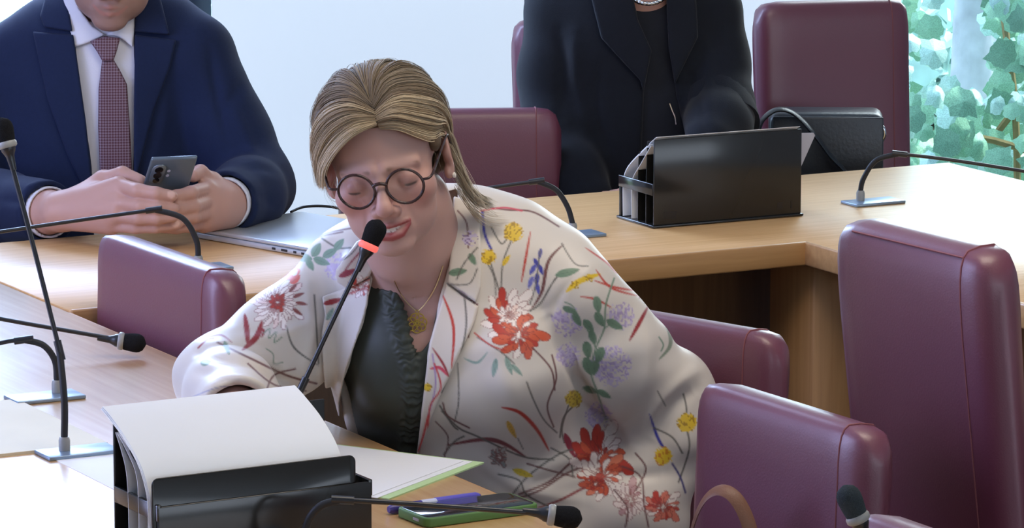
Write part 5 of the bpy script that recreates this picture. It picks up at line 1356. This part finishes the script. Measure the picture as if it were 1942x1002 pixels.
mic('gooseneck microphone bent across the front of the near file holder, head over the green phone', b, [(576, 1020, b.y), (588, 982, b.y), (612, 958, b.y), (650, 949, b.y)], [(760, 955, b.y), (1020, 974, b.y + .01)], [(1044, 977, b.y + .01), (1092, 984, b.y + .01)])
b = PZ(1690, 1290)
mic('grey-headed gooseneck microphone rising at the bottom edge before the front right chair', b, [(1690, 1220, b.y), (1684, 1130, b.y), (1668, 1080, b.y)], [(1645, 1030, b.y), (1632, 1000, b.y)], [(1628, 985, b.y), (1600, 921, b.y)], 'grey_ring', 'foam_grey', .0125)

# ================================================================== DESKTOP FILE HOLDERS
def curved_sheet(pts, a0, a1, o, ax, out, th=.0007):
    """pts: (t, z) profile; swept along ax from a0 to a1"""
    q = cat_rom([np.array(p) for p in pts], 6); top = []; n = len(q); m = MB(); vs = []
    for i, (t, z) in enumerate(q):
        d = q[min(i + 1, n - 1)] - q[max(i - 1, 0)]; d = d / max(np.hypot(*d), 1e-9); nt, nz = -d[1], d[0]
        for (a, s) in ((a0, 0), (a1, 0), (a1, th), (a0, th)): vs.append(o + ax * a + out * (t + nt * s) + UP * (z + nz * s))
    fs = [(i * 4 + k, i * 4 + (k + 1) % 4, i * 4 + 4 + (k + 1) % 4, i * 4 + 4 + k) for i in range(n - 1) for k in range(4)] + [(0, 1, 2, 3), ((n - 1) * 4, (n - 1) * 4 + 3, (n - 1) * 4 + 2, (n - 1) * 4 + 1)]
    return m.add(vs, fs)
def holder(o, ax, out, label, L=.262, D=.113, H=.137):
    t = thing('file_holder', o + ax * (L / 2) + out * (D / 2), label, 'file holder')
    def plate(name, a0, a1, t0, t1, z0, z1, bev=.001, m='black_gloss', par=None):
        b = MB(); b.box(o + ax * ((a0 + a1) / 2) + out * ((t0 + t1) / 2) + UP * ((z0 + z1) / 2), ax * ((a1 - a0) / 2), out * ((t1 - t0) / 2), UP * ((z1 - z0) / 2))
        return b.build(name, M[m], par or t, bevel=bev, seg=2)
    plate('base', -.003, L + .003, -.003, D + .003, 0, .004)
    plate('tall_plate', 0, L, 0, .003, .004, H)
    plate('front_plate', 0, L, D - .003, D, .004, .066)
    for a in (0, L - .003): plate('side_band', a - .001, a + .004, .003, D, .050, .068)
    for a in (0, L - .003): plate('corner_post', a, a + .003, D - .006, D, .004, .066)
    return t, plate
# near holder: tall plate at the back, low front towards the camera
L_, D_ = .262, .113
FL = PZ(300, 962, .818); FR = PZ(705, 912, .818); axn = (FR - FL); axn.z = 0; L_ = axn.length; axn.normalize(); outn = Vector((axn.y, -axn.x, 0))
on = Vector((FL.x, FL.y, .7512)) - outn * D_
hn, pl = holder(on, axn, outn, 'black file holder in the left foreground with white sheets curling over it', L_, D_, .137)
for k, tt in enumerate((.034, .060, .086)):
    b = MB(); prof = [(0, .004), (tt, .004), (tt, .075), (tt - .004, .098 - .004 * k), (tt - .014 - .004 * k, .118 - .004 * k), (tt - .030, .134 - .006 * k)]
    # black divider: thin upright plate with a curved upper edge leaning back
    q = cat_rom([np.array(p) for p in [(tt, .004), (tt, .06), (tt - .004, .088), (tt * .55, .108), (tt * .2, .124)]], 4)
    curved_sheet([tuple(x) for x in q[::2]], .002, L_ - .030, on, axn, outn, .0012).build('divider', M['black_gloss'], hn, True)
    curved_sheet([(tt + .006, .006), (tt + .006, .06), (tt + .001, .092), (tt * .62 + .002, .112), (tt * .2 + .003, .128)], -.001, L_ - .040, on, axn, outn).build('sheet', M['paper'], hn, True)
for k in range(3):
    e = .0012 * k
    curved_sheet([(.098 + e, .010), (.098 + e, .062), (.092 + e, .084), (.074 + e, .106), (.040 + e, .127), (.006, .141 + e), (-.018, .149 + e)], -.005 + .001 * k, L_ - .024 - .001 * k, on, axn, outn).build('sheet', M['paper'], hn, True)
# black folder standing behind the low front plate
b = MB(); b.prism(rrect(on + axn * (L_ * .5 - .010) + outn * .1045 + UP * .052, axn * (L_ * .5 - .006), UP * .044, .008), outn * .002); b.build('folder', M['black_gloss'], hn, bevel=.0005, seg=1)
# far holder: tall plate towards the camera
A, B = PZ(1240, 434), PZ(1519, 410); axf = (B - A); L2 = axf.length; axf.normalize(); outf = Vector((-axf.y, axf.x, 0))
of = Vector((A.x, A.y, .7504))
hf, pl2 = holder(of, axf, outf, 'black file holder on the far table in front of the person in black', L2, .113, .137)
for k, tt in enumerate((.030, .056)):
    curved_sheet([(tt, .004), (tt, .06), (tt - .002, .10), (tt - .004, .132 - .020 * k)], .002, L2 - .004, of, axf, outf, .0012).build('divider', M['black_gloss'], hf, True)
for k, tt in enumerate((.072, .100)):
    curved_sheet([(tt, .005), (tt + .001, .050), (tt - .004, .070), (tt - .026, .092), (.012 + .004 * k, .126 + .002 * k)], .0, L2 - .006, of, axf, outf).build('sheet', M['paper'], hf, True)
curved_sheet([(tt + .006, .005), (tt + .007, .055), (tt - .001, .076), (tt - .022, .094), (tt - .060, .118), (.006, .1385), (-.001, .1415)], .004, L2 - .004, of, axf, outf).build('sheet', M['paper'], hf, True)
q = [of + axf * (L2 - .01) + outf * .02 + UP * .05, of + axf * (L2 + .004) + outf * .02 + UP * .060, of + axf * (L2 + .036) + outf * .02 + UP * .122, of + axf * (L2 + .033) + outf * .02 + UP * .126, of + axf * (L2 - .01) + outf * .02 + UP * .128]
b = MB(); b.prism(q, outf * .001); b.build('folder', M['paper_grey'], hf)

def mark(u0, v0, u1, v1):
    y_ = lambda u: A.y + (u - 1240) / (1519 - 1240) * (B.y - A.y) - .0006
    b = MB(); b.prism([W(u0, v0, y_(u0)), W(u1, v0 - (u1 - u0) * .085, y_(u1)), W(u1, v1 - (u1 - u0) * .085, y_(u1)), W(u0, v1, y_(u0))], Vector((0, .0004, 0))); b.build('slot', M['lens_black'], hf)
for q in ((1258, 403, 1283, 417), (1474, 384, 1484, 397), (1500, 381, 1503, 396)): mark(*q)
# ================================================================== PAPERS, PEN, PHONES, LAPTOP
def flat(name, c, d1, l1, d2, l2, th, m, label, cat, z=TZ, curl=0.0):
    c = Vector((c.x, c.y, z)); mb = MB(); n = 10 if curl else 1; vs = []
    for i in range(n + 1):
        x = i / n; dz = curl * max(0, x - .4) ** 2
        for (w, h) in ((0, 0), (l2, 0), (l2, th), (0, th)): vs.append(c + d1 * (l1 * x) + d2 * w + UP * (h + dz))
    fs = [(i * 4 + k, i * 4 + (k + 1) % 4, i * 4 + 4 + (k + 1) % 4, i * 4 + 4 + k) for i in range(n) for k in range(4)] + [(0, 1, 2, 3), (n * 4, n * 4 + 3, n * 4 + 2, n * 4 + 1)]
    o = mb.add(vs, fs).build(name, m, None, curl > 0, loc=c)
    return tag(o, label, cat)
c = PZ(204, 845); flat('paper_stack', c, -E1, .24, E2, .29, .0035, M['folder_tan'], 'cream paper folder lying behind the tall left microphone', 'folder')
flat('paper_sheet', PZ(100, 871), E1, .21, -E2, .30, .0006, M['paper'], 'blank white sheet lying partly under the near file holder', 'paper')
C_ = PZ(918, 880); Bq = PZ(738, 949); Aq = PZ(655, 845)
d1 = (Bq - C_).normalized(); d2 = (Aq - C_).normalized(); d2 = (d2 - d1 * d2.dot(d1)).normalized()
C2 = C_ + UP * 0
flat('paper_folder', C_, d1, (Bq - C_).length, d2, .21, .0018, M['folder_green'], 'pale green card folder under the white sheets by the speaker', 'folder')
for k in (0, 3):
    s = C_ + d1 * (.006 + .002 * k) + d2 * (.012 + .003 * k)
    flat('paper_sheet', s, d1, (Bq - C_).length - .002 * k, d2, .20, .0007, M['paper'], ['white sheet lying directly on the green folder, under the top one', 'second lowest white sheet on the green folder', 'white sheet just under the top one on the green folder', 'topmost white sheet on the green folder by the speaker'][k], 'paper', TZ + .0019 + .0003 * k, .0)
a, b = PZ(737, 967, TZ + .006), PZ(907, 943, TZ + .006); ax = (b - a).normalized()
pn = thing('marker_pen', (a + b) / 2 - UP * .006, 'violet felt marker pen lying behind the green phone', 'pen')
MB().tube([a, a + ax * .004, a + (b - a) * .55], [.0038, .0055, .0055], 14).build('barrel', M['pen_dark'], pn, True)
MB().tube([a + (b - a) * .52, b - ax * .004, b], [.0062, .0060, .0048], 14).build('cap', M['pen_blue'], pn, True)
MB().tube([a + (b - a) * .36, a + (b - a) * .53], .0057, 14).build('label_band', M['pen_white'], pn, True)
MB().tube([b - ax * .001, b + ax * .002], [.0040, .0036], 14).build('end_plug', M['pen_dark'], pn, True)
q = [PZ(815, 996, TZ + .004), PZ(998, 971, TZ + .004)]; ax = (q[1] - q[0]).normalized(); ay = Vector((-ax.y, ax.x, 0)); pl_ = .146; pw = .070
c = q[0] + ax * (pl_ / 2 - .004) + ay * (pw / 2); c.z = TZ
gp = thing('smartphone', c, 'smartphone in a bright green case lying on the near table edge', 'phone')
m = MB(); m.prism(rrect(c + UP * .0004, ax * (pl_ / 2), ay * (pw / 2), .010), UP * .0105); m.build('case', M['green_case'], gp, bevel=.0018, seg=3)
m = MB(); m.prism(rrect(c + UP * .0105, ax * (pl_ / 2 - .0035), ay * (pw / 2 - .0035), .008), UP * .0008); m.build('screen', M['screen'], gp, bevel=.0003, seg=1)
m = MB(); m.box(c - ax * (pl_ / 2) - ay * .012 + UP * .006, ax * .0008, ay * .006, UP * .0014); m.build('port', M['paper_grey'], gp)
# laptop
a, b = PZ(368, 452), PZ(562, 486); lx_ = (b - a); ll = .31; lx_.normalize(); lyv = Vector((-lx_.y, lx_.x, 0))
a = b - lx_ * ll if (b - a).length > ll else a; ll = (b - a).length + .06
lc = a + lx_ * (ll / 2) + lyv * .11
lt = thing('laptop', lc, 'closed silver laptop on the far table beside the man\'s sleeve', 'laptop')
m = MB(); m.prism(rrect(lc + UP * .001, lx_ * (ll / 2), lyv * .11, .010), UP * .0085); m.build('base', M['silver'], lt, bevel=.002, seg=2)
m = MB(); m.prism(rrect(lc + UP * .0102, lx_ * (ll / 2), lyv * .11, .010), UP * .0055); m.build('lid', M['silver'], lt, bevel=.002, seg=2)
for s, w in ((.62, .0035), (.70, .0065), (.78, .0028), (.84, .0028)):
    m = MB(); m.box(a + lx_ * (ll * s) - lyv * .0002 + UP * .0055, lx_ * w, lyv * .0006, UP * .0017); m.build('port', M['laptop_dark'], lt)
cbl = MB(); zc = [PZ(552, 402, TZ + .004), W(575, 393, 6.95), W(610, 391, 6.96), W(645, 396, 6.96), PZ(668, 408, TZ + .004)]
o = cbl.tube(zc, .0022, 8, 6).build('cable', M['black_matt'], None, True, loc=zc[0]); tag(o, 'thin black cable arching behind the silver laptop', 'cable')

# ================================================================== BAGS
hp = W(1370, 930, 4.86); bz_ = .471
bg_ = thing('handbag', Vector((hp.x, hp.y, bz_)), 'tan leather handbag on the front right chair, its strap looping up', 'handbag')
m = MB(); bd = (-E2).normalized(); bt = E1
m.box(Vector((hp.x, hp.y, bz_ + .10)), bd * .13, bt * .05, UP * .10); m.build('bag_body', M['bag_leather'], bg_, bevel=.02, seg=4)
hd = (bd * .75 + Vector((.66, 0, 0))).normalized()
arc = []
for k in range(19):
    an = math.pi * k / 18; arc.append(Vector((hp.x, hp.y, bz_ + .18)) + hd * (-.046 * math.cos(an)) + UP * (math.sin(an) ** .8 * (hp.z - bz_ - .18)))
MB().tube(arc, .0085, 8, 2, flat=(.22, 1.0)).build('strap', M['bag_leather'], bg_, True)
for k in (0, 18):
    MB().tube([arc[k] + UP * .004 - hd * .0, arc[k] - UP * .016], .0095, 8).build('strap_tab', M['bag_leather'], bg_, True)
bb = W(1566, 250, 7.60); bzz = .472
bk = thing('shoulder_bag', Vector((bb.x, bb.y, bzz)), 'black leather shoulder bag on the tall chair by the window', 'bag')
X = Vector((.95, -.05, 0)).normalized(); Y = Vector((.05, .95, 0)).normalized(); zt = W(1566, 208, 7.60).z
m = MB(); m.box(Vector((bb.x, bb.y, (bzz + zt) / 2)), X * .098, Y * .05, UP * ((zt - bzz) / 2)); m.build('bag_body', M['bag_black'], bk, bevel=.018, seg=4)
m = MB(); m.box(Vector((bb.x, bb.y - .052, zt - .075)), X * .094, Y * .003, UP * .070); m.build('flap', M['bag_black'], bk, bevel=.0025, seg=2)
MB().tube([W(1436, 262, 7.53), W(1446, 228, 7.53), W(1474, 208, 7.53), W(1506, 216, 7.53), W(1540, 250, 7.52), W(1575, 296, 7.52), W(1600, 322, 7.52), W(1615, 350, 7.52)], .016, 8, 6, flat=(.25, 1)).build('strap', M['bag_black'], bk, True)
MB().tube([W(1655, 236, 7.56), W(1666, 238, 7.56), W(1675, 243, 7.56), W(1677, 256, 7.56), W(1672, 268, 7.56)], .0035, 8, 4).build('buckle', M['chrome'], bk, True)
